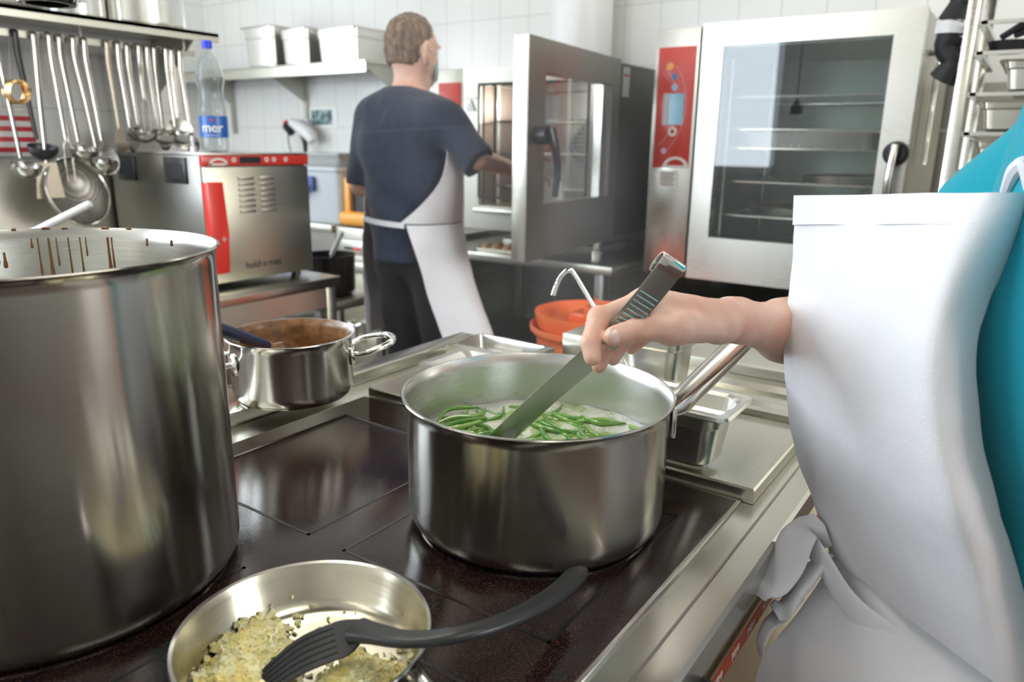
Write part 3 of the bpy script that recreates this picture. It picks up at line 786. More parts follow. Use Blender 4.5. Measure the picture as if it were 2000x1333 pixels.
# grey tub
t = thing('storage_tub', 'pale grey plastic tub with a navy lid hook in the back corner', 'tub', (-3.55,3.1,.842))
bm = BM(); loft(bm, [[(x,y,.842) for x,y in rrect(-3.72,-3.25,2.96,3.25,.04)], [(x,y,1.135) for x,y in rrect(-3.74,-3.23,2.94,3.27,.045)], [(x,y,1.140) for x,y in rrect(-3.755,-3.215,2.925,3.285,.05)], [(x,y,1.160) for x,y in rrect(-3.755,-3.215,2.925,3.285,.05)]]); obj('tub', bm, GREYPL, t, angle=45)
bm = BM(); box(bm, (-3.62,2.918,1.02), (-3.43,2.938,1.105), .006); prism(bm, [(-.05,0),(.05,0),(.02,-.07),(-.05,-.05)], .012, face_my(-3.56,2.935,1.02)); obj('navy_clip', bm, M('navy_clip', (.05,.09,.30), .5), t)
bm = BM(); tube(bm, [(-3.52,2.912,1.0),(-3.49,2.908,1.03),(-3.455,2.912,1.06)], .008, 8); obj('white_strap', bm, WHITEPL, t)
t = thing('clear_box', 'translucent plastic food box lying on the grey tub', 'box', (-3.52,3.12,1.162))
CLEAR = M('clear_plastic', (.85,.88,.87), .25, 0, **{'Transmission Weight': .75})
bm = BM(); loft(bm, [[(x,y,1.162) for x,y in rrect(-3.70,-3.26,2.98,3.24,.03)], [(x,y,1.225) for x,y in rrect(-3.72,-3.24,2.96,3.26,.03)]]); obj('box', bm, CLEAR, t, angle=45)
bm = BM(); loft(bm, [[(x,y,1.2255) for x,y in rrect(-3.725,-3.235,2.955,3.265,.03)], [(x,y,1.236) for x,y in rrect(-3.725,-3.235,2.955,3.265,.03)]]); obj('lid', bm, CLEAR, t, angle=45)
# dark pot with a white ladle handle
t = thing('black_pot', 'dark cooking pot beside the griddle with a white handle sticking out', 'pot', (-3.0,2.55,.0))
t.location = (-2.62,2.30,.62)
P0 = (-2.62,2.30)
bm = BM(); lathe(bm, [(0,.62),(.10,.62),(.115,.64),(.118,.80),(.122,.80),(.122,.803),(.115,.803),(.112,.645),(0,.64)], 40, xf((*P0,0))); obj('pot', bm, M('dark_pot', (.035,.03,.028), .35, .5), t)
bm = BM(); tube(bm, [(-2.64,2.30,.66),(-2.60,2.30,.80)], .006, 8); tube(bm, [(-2.60,2.30,.80),(-2.555,2.33,.905)], .011, 10); obj('white_handle', bm, WHITEPL, t)
st = thing('low_stand', 'low dark steel stand beside the work table', 'stand', (-2.62,2.30,0))
bm = BM(); box(bm, (-2.76,2.12,.58), (-2.44,2.48,.618), .003); obj('top', bm, S_DARK, st)
for x in (-2.74,-2.46):
    for y in (2.14,2.46):
        bm = BM(); box(bm, (x-.015,y-.015,0), (x+.015,y+.015,.58)); obj('leg', bm, S_DARK, st)

# ---- shelf on the back wall with four pans
S = thing('wall_shelf', 'steel shelf on the back wall holding the deep steel pans', 'shelf', (-4.4,3.55,1.69))
bm = BM(); box(bm, (-5.45,3.30,1.755), (-3.36,3.69,1.768)); box(bm, (-5.45,3.30,1.70), (-3.36,3.312,1.768)); obj('board', bm, S_PANEL, S)
for x in (-5.2,-4.36,-3.42):
    bm = BM(); prism(bm, [(0,0),(.36,0),(0,-.20)], .006, Matrix(((0,0,1,x),(-1,0,0,3.69),(0,1,0,1.755),(0,0,0,1)))); box(bm, (x-.012,3.675,1.35), (x+.018,3.699,1.755)); obj('bracket', bm, S_DULL, S)
def gn_pan(name, lab, x0, x1, y0, y1, z0, z1, group=None, cat='pan', r=.035, lip=.012, mat=None, bz=None, taper=.012):
    t = thing(name, lab, cat, ((x0+x1)/2,(y0+y1)/2,z0), group)
    th = .0022; bm = BM()
    def rr(d, z, rad=r): return [(x,y,z) for x,y in rrect(x0+d,x1-d,y0+d,y1-d,max(rad-d*.3,.004))]
    zl = z1-.30*(z1-z0) if bz is None else bz
    bottoms = [rr(lip+taper+.012, z0, r), rr(lip+taper+.002, z0+.008)]
    L = bottoms+[rr(lip+taper*.6, zl), rr(lip+.003, zl+.004), rr(lip, z1-.004), rr(0.002, z1-.003, .014), rr(0, z1-.006, .012), rr(-.0015, z1-.004, .012), rr(0, z1, .012), rr(lip-.002, z1-.0005), rr(lip+.003, z1-.004),
        rr(lip+.006, zl+.004), rr(lip+taper*.6+.004, zl), rr(lip+taper+.005, z0+.010), rr(lip+taper+.014, z0+.003, r)]
    loft(bm, L); obj('pan', bm, mat or S_GN, t, angle=30); return t
SH = 'steel pans upside down on the wall shelf'
gn_pan('steel_pan', 'narrow tall steel pan, at the left end of the wall shelf row', -4.53,-4.20,3.30,3.67,1.769,2.02, r=.04, cat='pan', group=SH)
gn_pan('steel_pan', 'middle-sized square steel pan between two others on the wall shelf', -4.15,-3.875,3.30,3.67,1.769,1.985, r=.04, group=SH)
gn_pan('steel_pan', 'long wide steel pan on the wall shelf nearest the head of the cook', -3.81,-3.44,3.30,3.685,1.769,1.96, r=.04, group=SH)
# photo and hand blender on the tiles
t = thing('photograph', 'small dark landscape print on a white sheet stuck to the tiled wall', 'photo', (-4.197,3.698,1.40))
bm = BM(); box(bm, (-4.345,3.6965,1.395), (-4.055,3.6995,1.535)); obj('sheet', bm, PAPER, t, smooth=False)
PH = M('photo_print', (.1,.2,.2), .4); ph = noise_tex(PH, 22, 4, coords(PH)); LK(PH, ramp(PH, ph.outputs[0], [(.35,(.015,.03,.035)),(.5,(.12,.22,.22)),(.62,(.45,.55,.56)),(.75,(.6,.35,.2))]).outputs[0], BS(PH).inputs['Base Color'])
bm = BM(); box(bm, (-4.315,3.6945,1.412), (-4.105,3.6965,1.512)); obj('print', bm, PH, t, smooth=False)
t = thing('hand_blender', 'white hand blender with a curly cable hanging on the tiled wall', 'hand blender', (-4.33,3.64,1.22))
bm = BM(); tube(bm, [(-4.42,3.60,1.425),(-4.34,3.60,1.40),(-4.24,3.60,1.35),(-4.20,3.60,1.30)], [.030,.045,.05,.035], 16, 5); obj('motor_housing', bm, WHITEPL, t)
bm = BM(); tube(bm, [(-4.46,3.585,1.40),(-4.39,3.57,1.36)], [.028,.030], 14); obj('grip', bm, BLACKP, t)
bm = BM(); tube(bm, [(-4.47,3.60,1.41),(-4.485,3.60,1.43)], .022, 12); obj('red_ring', bm, RED, t)
bm = BM(); tube(bm, [(-4.46,3.61,1.39),(-4.49,3.62,1.30),(-4.48,3.64,1.18),(-4.47,3.66,1.0),(-4.45,3.67,.85)], .006, 8, 6); obj('cable', bm, M('grey_cable', (.25,.25,.24), .5), t)
bm = BM(); tube(bm, [(-4.33,3.60,1.37),(-4.29,3.60,1.30),(-4.29,3.60,1.20)], [.014,.02,.012], 10, 4); obj('switch_lever', bm, BLACKP, t)
bm = BM(); box(bm, (-4.37,3.64,1.36), (-4.30,3.699,1.45), .005); obj('wall_hook', bm, WHITEPL, t)

# ---- warming cabinet on its table
TB = thing('work_table', 'long steel work table under the warming cabinet', 'table', (-2.45,1.2,0))
bm = BM(); box(bm, (-2.78,.1,.775), (-2.10,1.90,.812), .004); obj('table_top', bm, S_TOP, TB)
bm = BM()
box(bm, (-2.13,.14,.70), (-2.115,1.86,.775)); obj('apron_rail', bm, S_PANEL, TB)
bm = BM(); box(bm, (-2.16,.16,.50), (-2.135,1.80,.685), .006); box(bm, (-2.16,.16,.28),(-2.135,1.80,.49), .006); obj('drawer_front', bm, S_DULL, TB)
for x in (-2.75,-2.135):
    for y in (.13,1.86):
        bm = BM(); box(bm, (x-.022,y-.022,0), (x+.022,y+.022,.775), .003); obj('leg', bm, S_PANEL, TB)
bm = BM(); box(bm, (-2.74,.15,.18), (-2.12,1.84,.20)); obj('lower_shelf', bm, S_DARK, TB)
Hd = thing('warming_cabinet', 'steel warming cabinet with a red top strip and a tall red handle', 'warming cabinet', (-2.45,1.64,.812))
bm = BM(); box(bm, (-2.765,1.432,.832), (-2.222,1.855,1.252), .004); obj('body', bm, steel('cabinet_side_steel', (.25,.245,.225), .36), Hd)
bm = BM(); box(bm, (-2.765,1.43,1.2525), (-2.20,1.857,1.2585), .001); obj('top_sheet', bm, S_WHITE, Hd)
bm = BM(); box(bm, (-2.221,1.434,.834), (-2.200,1.853,1.214), .002); dr = obj('door', bm, steel('cabinet_door_steel', (.56,.54,.44), .33), Hd, loc=(-2.21,1.434,.834))
bm = BM(); box(bm, (-2.221,1.432,1.218), (-2.1985,1.856,1.252), .001); cpn = obj('control_panel', bm, REDPANEL, Hd, loc=(-2.21,1.64,1.218))
bm = BM(); box(bm, (-2.1983,1.567,1.225), (-2.197,1.650,1.2465)); obj('display', bm, BLACKP, cpn, smooth=False)
for y in (1.545, 1.675, 1.705, 1.755):
    bm = BM(); lathe(bm, [(.004,0),(.008,0),(.008,.001),(.004,.001)], 18, face_px(-2.1985,y,1.237)); obj('button', bm, WHITEP, cpn, smooth=False)
bm = BM(); lathe(bm, [(.026,0),(.036,0),(.036,.001),(.026,.001)], 24, face_px(-2.1985,1.487,1.221)@Matrix.Diagonal((1,.62,1,1)), arc=(0,PI)); box(bm, (-2.1985,1.452,1.220), (-2.1975,1.522,1.226)); obj('brand_arch', bm, WHITEP, cpn, smooth=False)
bm = BM()
prism(bm, [(-.030,.168),(.028,.168),(.035,0),(.028,-.128),(-.025,-.128)], .035, face_px(-2.200,1.448,1.0), bev=.004)
obj('handle', bm, RED, dr)
bm = BM()
for a in range(4):
    t_ = a*PI/2; prism(bm, [(0,.010),(.003,0),(-.003,0)], .0012, face_px(-2.1648,1.462,.985)@Matrix.Rotation(t_,4,'Z'))
obj('handle_star', bm, WHITEP, dr, smooth=False)
for c0 in (1.555, 1.640):
    for i in range(7):
        z = 1.176-i*.0182
        bm = BM(); box(bm, (-2.201,c0,z-.0052), (-2.1925,c0+.062,z+.0052), .0045, seg=3); obj('louvre', bm, S_PANEL, dr)
text('lettering', 'hold·o·mat', .034, M('black_print', (.03,.03,.03), .5), dr, face_px(-2.1995,1.635,.882), bold=.0003)
for y0 in ():
    pass
for x0, x1 in ((-2.712,-2.598),(-2.413,-2.290)):
    bm = BM(); box(bm, (x0,1.424,1.158), (x1,1.433,1.243), .002); hp = obj('side_grip', bm, BLACKP, Hd)
    bm = BM(); box(bm, (x0+.018,1.4225,1.178), (x1-.018,1.4245,1.222)); obj('grip_hollow', bm, BLACKM, hp)
for x in (-2.72,-2.26):
    for y in (1.47,1.82):
        bm = BM(); lathe(bm, [(0,.8125),(.017,.8125),(.017,.833),(0,.833)], 16, xf((x,y,0))); obj('foot', bm, BLACKP, Hd)
# paper, bottle and small things on the cabinet
bm = BM(); grid(bm, [[(-2.52+.33*j/6, 1.442+.16*i/4, 1.2598+.004*(i==0)*(1 if j<2 else 0)) for j in range(7)] for i in range(5)], thick=.0006)
tag(obj('paper_sheet', bm, PAPER), 'white paper sheet lying on the warming cabinet under the hanging ladles', 'paper')
Bt = thing('water_bottle', 'clear plastic water bottle with blue cap and blue label on the warming cabinet', 'bottle', (-2.243,1.512,1.2592))
PET = M('bottle_plastic', (.93,.97,.97), .04, 0, **{'IOR': 1.25, 'Transmission Weight': .92})
prof = [(.0,.006),(.020,.004),(.034,.0),(.042,.008),(.044,.03),(.0425,.045),(.0425,.118),(.0445,.124),(.0445,.135),(.0415,.150),(.0375,.175),(.0385,.200),(.0435,.222),(.0440,.232),(.0425,.238),(.040,.250),(.031,.282),(.020,.302),(.0135,.312),(.0125,.330)]
bm = BM(); lathe(bm, prof+[(r-.0008 if r>.001 else 0, z+.0006) for r, z in prof[::-1]], 48, xf((-2.243,1.512,1.2592))); obj('bottle', bm, PET, Bt)
LBL = M('blue_label', (.02,.13,.45), .35)
bm = BM(); lathe(bm, [(.0437,.048),(.0440,.048),(.0440,.115),(.0437,.115)], 48, xf((-2.243,1.512,1.2592)), close=True); lb = obj('label', bm, LBL, Bt)
bm = BM(); lathe(bm, [(0,.345),(.0145,.345),(.0155,.340),(.0155,.322),(.0,.322)], 30, xf((-2.243,1.512,1.2592))); obj('cap', bm, M('blue_cap', (.01,.05,.75), .35), Bt)
def wrap_text(name, s, size, mat, parent, c, r, zc, phi0):
    """lettering bent round an upright cylinder"""
    cu = bpy.data.curves.new(name, 'FONT'); cu.body = s; cu.size = size; cu.extrude = .0003; cu.align_x = 'CENTER'; cu.align_y = 'CENTER'; cu.offset = .0006
    tt = bpy.data.objects.new(name, cu); COL.objects.link(tt)
    me = bpy.data.meshes.new_from_object(tt.evaluated_get(bpy.context.evaluated_depsgraph_get())); bpy.data.objects.remove(tt)
    b = bmesh.new(); b.from_mesh(me); bpy.data.meshes.remove(me)
    for v in b.verts:
        x, y, z = v.co; a = phi0+x/r; rr = r+z+.0004
        v.co = (c[0]+rr*math.cos(a), c[1]+rr*math.sin(a), zc+y)
    return obj(name, b, mat, parent, smooth=False, recalc=False)
wrap_text('label_lettering', 'mer', .042, WHITEP, lb, (-2.243,1.512), .0441, 1.2592+.078, math.radians(-42))
bm = BM()
for k in range(7):
    a_ = math.radians(-66+k*7); box(bm, (-.0006,-.0016,-.0012), (.0004,.0016,.0012), 0, Matrix.Translation((-2.243+.0442*math.cos(a_),1.512+.0442*math.sin(a_),1.2592+.055)) @ Matrix.Rotation(a_,4,'Z'))
obj('label_small_print', bm, WHITEP, lb, smooth=False)
bm = BM(); lathe(bm, [(0,0),(.005,0),(.005,.0008),(0,.0008)], 16, xf((-2.243+.0440*math.cos(math.radians(-40)),1.512+.0440*math.sin(math.radians(-40)),1.2592+.102),(0,PI/2,math.radians(-40)))); obj('label_crest', bm, RED, lb, smooth=False)
t = thing('spray_nozzle', 'small white nozzle standing on the warming cabinet beside the bottle', 'nozzle', (-2.31,1.475,1.2592))
bm = BM(); lathe(bm, [(0,0),(.011,0),(.010,.018),(.005,.022),(.005,.034),(.008,.036),(.007,.052),(0,.054)], 18, xf((-2.31,1.475,1.2592))); obj('nozzle', bm, WHITEPL, t)

t = thing('utensil_jar', 'steel jar on the work table behind the stockpot', 'jar', (-2.33,.86,.812))
bm = BM(); lathe(bm, [(0,0),(.055,0),(.058,.004),(.058,.20),(.060,.202),(.056,.202),(.055,.006),(0,.005)], 40, xf((-2.33,.86,.8125))); obj('jar', bm, S_PANEL, t)
t = thing('white_spatula', 'white plastic handle sticking up behind the rim of the stockpot', 'spatula', (-2.33,.86,.83))
bm = BM(); tube(bm, [(-2.345,.845,.835),(-2.315,.885,1.005),(-2.255,.945,1.052),(-2.155,1.035,1.119),(-2.150,1.040,1.123)], [.008,.009,.0105,.0105,.006], 14, 4); obj('handle', bm, WHITEPL, t)

# ---- shelf with the utensil rail
S = thing('utensil_shelf', 'steel wall shelf with a hook rail, pots on it and utensils hanging below', 'shelf', (-2.65,.6,1.66))
bm = BM(); box(bm, (-2.808,.88,1.655), (-2.500,1.735,1.667)); box(bm, (-2.512,.88,1.636), (-2.500,1.735,1.667)); obj('board', bm, S_PANEL, S)
for y in (.92, 1.66):
    bm = BM(); prism(bm, [(0,0),(.28,0),(0,-.20)], .006, Matrix(((1,0,0,-2.808),(0,0,1,y),(0,1,0,1.655),(0,0,0,1)))); obj('bracket', bm, S_DULL, S)
bm = BM(); box(bm, (-2.605,.90,1.592), (-2.598,1.70,1.612)); 
for y in (.92,1.3,1.66): tube(bm, [(-2.6015,y,1.612),(-2.6015,y,1.655)], .004, 8)
obj('hook_rail', bm, S_DULL, S)
def hook(bm, y, x=-2.6015):
    tube(bm, [(x,y,1.588),(x+.012,y,1.596),(x+.010,y,1.618),(x-.004,y,1.620),(x-.010,y,1.606)], .0022, 6, 3)
UT = steel('utensil_steel', (.40,.39,.365), .2, (3,60,3), .06, .0, smudge=.1)
def utensil(kind, lab, y, L, mat=None, yaw=0., tilt=0., group=None, xo=0.0, w=.009):
    x = -2.590+xo; zt = 1.603
    nm = {'ladle':'soup_ladle','skim':'skimmer','spat':'slotted_turner','fork':'carving_fork','spoon':'serving_spoon','strain':'wire_strainer','whisk':'hanging_whisk','black':'black_ladle'}[kind]
    t = thing(nm, lab, nm.replace('_',' '), (x, y, zt-L), group)
    m_ = mat or UT; zb_ = zt-L
    yb = y+tilt
    bm = BM()
    tube(bm, [(x-.012,y,zt-.012),(x-.006,y,zt+.006),(x+.006,y,zt+.006),(x+.008,y,zt-.010),(x+.004,y,zt-.06),(x,y+tilt*.5,zt-L*.5),(x,yb,zb_+.02)], [1,1,1,1,1.1,.9,.7], 8, 3, flat=(w,.0022), up=(1,0,0))
    obj('handle', bm, m_, t)
    b = BM()
    if kind in ('ladle','black'):
        R_ = .043
        lathe(b, [(R_*math.sin(a), -R_*math.cos(a)) for a in [i*PI/2/8 for i in range(9)]]+[((R_-.002)*math.sin(a), -(R_-.002)*math.cos(a)) for a in [PI/2-i*PI/2/8 for i in range(9)]], 32, xf((x+.035,yb,zb_), (0,.25+yaw,0)))
        obj('bowl', b, m_, t)
    elif kind == 'skim':
        R_ = .052
        lathe(b, [(0,-.014),(R_*.6,-.009),(R_,0),(R_+.003,.001),(R_,-.0022),(R_*.6,-.011),(0,-.016)], 36, xf((x+.01,yb,zb_-R_*.75), (0,PI/2-.25,yaw)))
        obj('bowl', b, PERF, t)
    elif kind == 'spat':
        prism(b, [(-.030,0),(.030,0),(.042,-.11),(-.042,-.11)], .0018, Matrix(((0,0,1,x),(1,0,0,yb),(0,1,0,zb_+.02),(0,0,0,1)))); obj('blade', b, DULLB, t)
    elif kind == 'spoon':
        loft(b, [[(x+d+.010*math.sin(PI*max(s,.02)), yb+ww*math.cos(a)*math.sin(PI*min(max(s,.03),.97))**.7, zb_+.02-.085*s) for ww, d in [(.026, .0)] for a in (0,PI/4,PI/2,3*PI/4,PI,PI*1.25,PI*1.5,PI*1.75)] for s in [i/10 for i in range(11)]]); 
        obj('bowl', b, m_, t)
    elif kind == 'fork':
        for k in (-1,1): tube(b, [(x,yb,zb_+.03),(x,yb+k*.011,zb_+.0),(x+.004,yb+k*.011,zb_-.10)], [.004,.0032,.0012], 7, 3)
        obj('prongs', b, m_, t)
    return t
PERF = M('perforated_steel', (.5,.49,.46), .3, 1); pv = N(PERF,'ShaderNodeTexVoronoi'); pv.inputs['Scale'].default_value=110; pv.inputs['Randomness'].default_value=.1; LK(PERF, coords(PERF), pv.inputs['Vector']); LK(PERF, ramp(PERF, pv.outputs['Distance'], [(.30,(.03,.03,.03)),(.38,(.62,.6,.56))]).outputs[0], BS(PERF).inputs['Base Color'])
DULLB = steel('dull_blade', (.45,.40,.32), .4)
G_ = 'utensils hanging from the rail'
utensil('ladle', 'steel ladle hanging at the far left with its bowl below the striped packet', 1.045, .385, tilt=.02, group=G_)
utensil('black', 'black plastic ladle hanging beside the wide turner', 1.100, .33, BLACKP, tilt=.02, group=G_)
utensil('spat', 'wide flat turner with a dull brownish blade on the utensil rail', 1.150, .40, tilt=-.012, group=G_, w=.010)
utensil('fork', 'steel carving fork hanging over the turner blade', 1.185, .34, tilt=.012, group=G_, xo=.02)
utensil('ladle', 'first steel ladle to the right of the carving fork', 1.222, .335, tilt=.02, group=G_, xo=.004)
utensil('ladle', 'steel ladle with the brightest bowl above the wire strainer', 1.258, .375, tilt=.035, group=G_, xo=.016)
utensil('skim', 'steel skimmer hanging between the bright ladle and the warming cabinet', 1.300, .33, tilt=.02, group=G_, yaw=.3)
utensil('spoon', 'dark bronze-toned serving spoon left above the warming cabinet', 1.372, .29, DULLB, tilt=.012, group=G_)
utensil('spoon', 'serving spoon with a reddish reflection above the warming cabinet', 1.408, .285, tilt=.014, group=G_)
utensil('ladle', 'ladle hanging over the left end of the paper sheet', 1.445, .275, tilt=.012, group=G_, xo=-.01)
utensil('fork', 'narrow fork hanging in the cluster above the paper sheet', 1.472, .20, tilt=.004, group=G_, xo=.014)
utensil('ladle', 'ladle in the middle of the cluster above the paper sheet', 1.505, .280, tilt=.012, group=G_, xo=.008)
utensil('spoon', 'thin serving spoon between two ladles above the paper sheet', 1.535, .285, tilt=.006, group=G_)
utensil('ladle', 'ladle with a pinkish white handle near the end of the rail', 1.568, .28, tilt=.010, group=G_, xo=.016)
utensil('skim', 'skimmer hanging last but one on the rail', 1.598, .245, tilt=.004, group=G_)
utensil('spoon', 'last serving spoon on the rail next to the bottle', 1.630, .30, tilt=.018, group=G_)
# large wire strainer
t = thing('wire_strainer', 'large round fine-mesh strainer hanging low behind the stockpot', 'strainer', (-2.60,1.225,1.03))
MESHM = M('fine_mesh', (.42,.40,.36), .45, .8); mv = N(MESHM,'ShaderNodeTexVoronoi'); mv.inputs['Scale'].default_value=160; mv.inputs['Randomness'].default_value=0; LK(MESHM, coords(MESHM), mv.inputs['Vector']); LK(MESHM, ramp(MESHM, mv.outputs['Distance'], [(.35,(.10,.095,.09)),(.5,(.5,.48,.44))]).outputs[0], BS(MESHM).inputs['Base Color'])
sm = xf((-2.585,1.222,1.130), (0,PI/2-.30,.25), (1.15,1.15,1.15))
bm = BM(); lathe(bm, [(.094*math.cos(a),-.055*math.sin(a)) for a in [i*PI/2/8 for i in range(9)]]+[(.092*math.cos(a),-.053*math.sin(a)) for a in [PI/2-i*PI/2/8 for i in range(9)]], 40, sm); obj('mesh_bowl', bm, MESHM, t)
bm = BM(); tube(bm, [(.097*math.cos(a),.097*math.sin(a),0) for a in [i*2*PI/48 for i in range(48)]], .0035, 8, closed=True); 
for s in (-.03,.03): tube(bm, [(-.094*math.cos(a), s, -.057*math.sin(a)) for a in [i*PI/14 for i in range(15)]], .0025, 6)
bmesh.ops.transform(bm, matrix=sm, verts=bm.verts[:]); obj('rim', bm, S_BRIGHT, t)
bm = BM(); tube(bm, [(-2.585,1.222,1.23),(-2.59,1.20,1.42),(-2.590,1.195,1.600),(-2.602,1.195,1.612),(-2.608,1.195,1.598)], .0045, 8, 5); obj('handle', bm, S_BRIGHT, t)
# red and white striped packet, gold-coloured rings
t = thing('striped_packet', 'red and white striped packet pinned on the wall at the picture edge', 'packet', (-2.80,1.10,1.21))
STR = M('striped_film', (.8,.8,.8), .4); w_ = N(STR,'ShaderNodeTexWave'); w_.bands_direction='Z'; w_.inputs['Scale'].default_value=9.5; LK(STR, coords(STR), w_.inputs['Vector']); LK(STR, ramp(STR, w_.outputs['Fac'], [(.5,(.85,.84,.82)),(.56,(.62,.03,.04))]).outputs[0], BS(STR).inputs['Base Color'])
bm = BM(); box(bm, (-2.794,1.02,1.235), (-2.770,1.20,1.38), .01); obj('packet', bm, STR, t)
t = thing('ring_bundle', 'bundle of gold-coloured metal rings hanging from the utensil rail', 'rings', (-2.59,1.055,1.38))
BRASS = M('brass', (.75,.52,.25), .18, 1)
bm = BM()
for i in range(7): tube(bm, [(-2.60+.006*i+.006*math.sin(a), 1.078+.004*(i%3)+.028*math.cos(a), 1.432+.033*math.sin(a)) for a in [k*2*PI/24 for k in range(24)]], .0028, 6, closed=True)
obj('rings', bm, BRASS, t)
bm = BM(); tube(bm, [(-2.60,1.075,1.462),(-2.60,1.085,1.55),(-2.6015,1.09,1.60),(-2.607,1.09,1.614),(-2.612,1.09,1.60)], .002, 6, 4); obj('wire_hook', bm, S_DARK, t)
# pots standing on that shelf
t = thing('shelf_stockpot', 'large polished steel pot on the utensil shelf', 'pot', (-2.66,1.525,1.667))
SP = steel('polished_pot', (.72,.72,.69), .2, (2,2,120), .08, .02, True, .6)
bm = BM(); lathe(bm, [(0,0),(.128,0),(.140,.012),(.140,.26),(.143,.262),(.143,.266),(.138,.266),(.137,.014),(0,.006)], 64, xf((-2.66,1.545,1.668))); obj('pot', bm, SP, t)
t = thing('shelf_saucepan', 'smaller steel pot with bright handles on the utensil shelf, left of the large pot', 'pot', (-2.62,1.29,1.667))
bm = BM(); lathe(bm, [(0,0),(.082,0),(.090,.010),(.090,.13),(.093,.133),(.088,.134),(.087,.012),(0,.006)], 56, xf((-2.64,1.31,1.668))); obj('pot', bm, SP, t)
bm = BM(); tube(bm, [(-2.575,1.245,1.715),(-2.545,1.215,1.715),(-2.525,1.245,1.713),(-2.525,1.275,1.713),(-2.553,1.300,1.715)], .006, 10, 5); obj('handle', bm, CHROME, t)
bm = BM(); box(bm, (-2.79,.90,1.668), (-2.52,1.165,1.700), .01); tag(obj('steel_tray', bm, S_DARK), 'flat dark steel tray lying at the left end of the utensil shelf', 'tray')
# glossy black pan bottom hanging over the shelf
t = thing('heat_lamp', 'glossy black round lamp shade cut off by the top of the picture', 'lamp', (-1.32,.62,1.475))
LX, LY, LZ = -1.32, .615, 1.502
bm = BM(); lathe(bm, [(.030,0),(.040,.0),(.043,.010),(.034,.055),(.012,.08),(.006,.09),(0,.09)], 40, xf((LX,LY,LZ))); lathe(bm, [(0,.012),(.036,.008)], 40, xf((LX,LY,LZ))); obj('lamp_shade', bm, M('black_enamel', (.01,.012,.012), .08), t)
bm = BM(); tube(bm, [(LX,LY,LZ+.09),(LX,LY,H-.001)], .004, 8); obj('cord', bm, BLACKP, t)

# ---- rack trolley at the right with steel pans
T = thing('rack_trolley', 'tall steel rack trolley of pans at the right edge', 'rack', (.02,2.8,0))
bm = BM()
for x in (-.222, .25):
    for y in (2.51, 3.02): box(bm, (x-.016,y-.016,.06), (x+.016,y+.016,1.78), .003)
box(bm, (-.238,2.494,1.78), (.266,3.036,1.80), .003)
obj('post', bm, S_WHITE, T)
levels = [1.64, 1.562, 1.455, 1.350, 1.245, 1.10, .95, .80, .6]
for z in levels:
    bm = BM(); box(bm, (-.205,2.50,z-.012), (-.185,3.03,z)); box(bm, (.213,2.50,z-.012), (.233,3.03,z)); box(bm, (-.20,2.50,z-.010),(.23,2.51,z)); obj('runner', bm, S_WHITE, T)
for x in (-.222,.25):
    for y in (2.51,3.02):
        bm = BM(); lathe(bm, [(0,0),(.03,0),(.03,.012),(0,.012)], 20, xf((x-.006,y,.031),(0,PI/2,0))); obj('caster', bm, BLACKP, T)
nm = ['topmost full pan', 'second pan from the top', 'third pan from the top']
for i, z in enumerate((1.455, 1.350, 1.245)):
    gn_pan('rack_pan', 'steel pan in the rack trolley, '+nm[i], -.183+.04*(i==0), .21, 2.515, 2.97, z+.001, z+.085, r=.03, group='pans in the rack trolley')
gn_pan('rack_pan', 'steel pan on the open upper level of the rack trolley beside black cookware', -.02, .21, 2.53, 2.97, 1.563, 1.62, r=.03, group='pans in the rack trolley')
# black cast cookware on and beside the rack
t = thing('black_pans', 'cluster of black cast pans with handles on the rack trolley', 'pans', (-.1,2.7,1.563))
bm = BM(); lathe(bm, [(0,0),(.045,0),(.055,.03),(.052,.03),(.043,.004),(0,.004)], 30, xf((-.13,2.60,1.564)))
tube(bm, [(-.12,2.55,1.605),(-.06,2.53,1.62),(-.03,2.54,1.59),(-.05,2.56,1.578)], .010, 8, 4); tube(bm, [(-.15,2.55,1.60),(-.10,2.53,1.63),(-.07,2.56,1.63)], .009, 8, 4)
obj('pan', bm, BLACKM, t)
t = thing('hanging_gear', 'black gear with a white band hanging beside the rack trolley', 'black gear', (-.30,2.75,1.49))
bm = BM(); tube(bm, [(-.262,2.60,1.76),(-.262,2.60,1.70)], [.03,.034], 14); tube(bm, [(-.262,2.60,1.70),(-.275,2.60,1.655)], [.034,.045], 14); tube(bm, [(-.275,2.60,1.62),(-.285,2.60,1.585),(-.262,2.60,1.545),(-.285,2.61,1.50)], [.042,.032,.030,.038], 14, 5); obj('black_body', bm, BLACKM, t)
bm = BM(); tube(bm, [(-.275,2.60,1.656),(-.277,2.60,1.622)], [.044,.044], 20); obj('white_band', bm, WHITEPL, t)
bm = BM(); tube(bm, [(-.262,2.60,1.76),(-.262,2.60,1.83),(-.235,2.60,1.83),(-.235,2.60,1.79)], .006, 8, 3); obj('hook', bm, S_DARK, t)

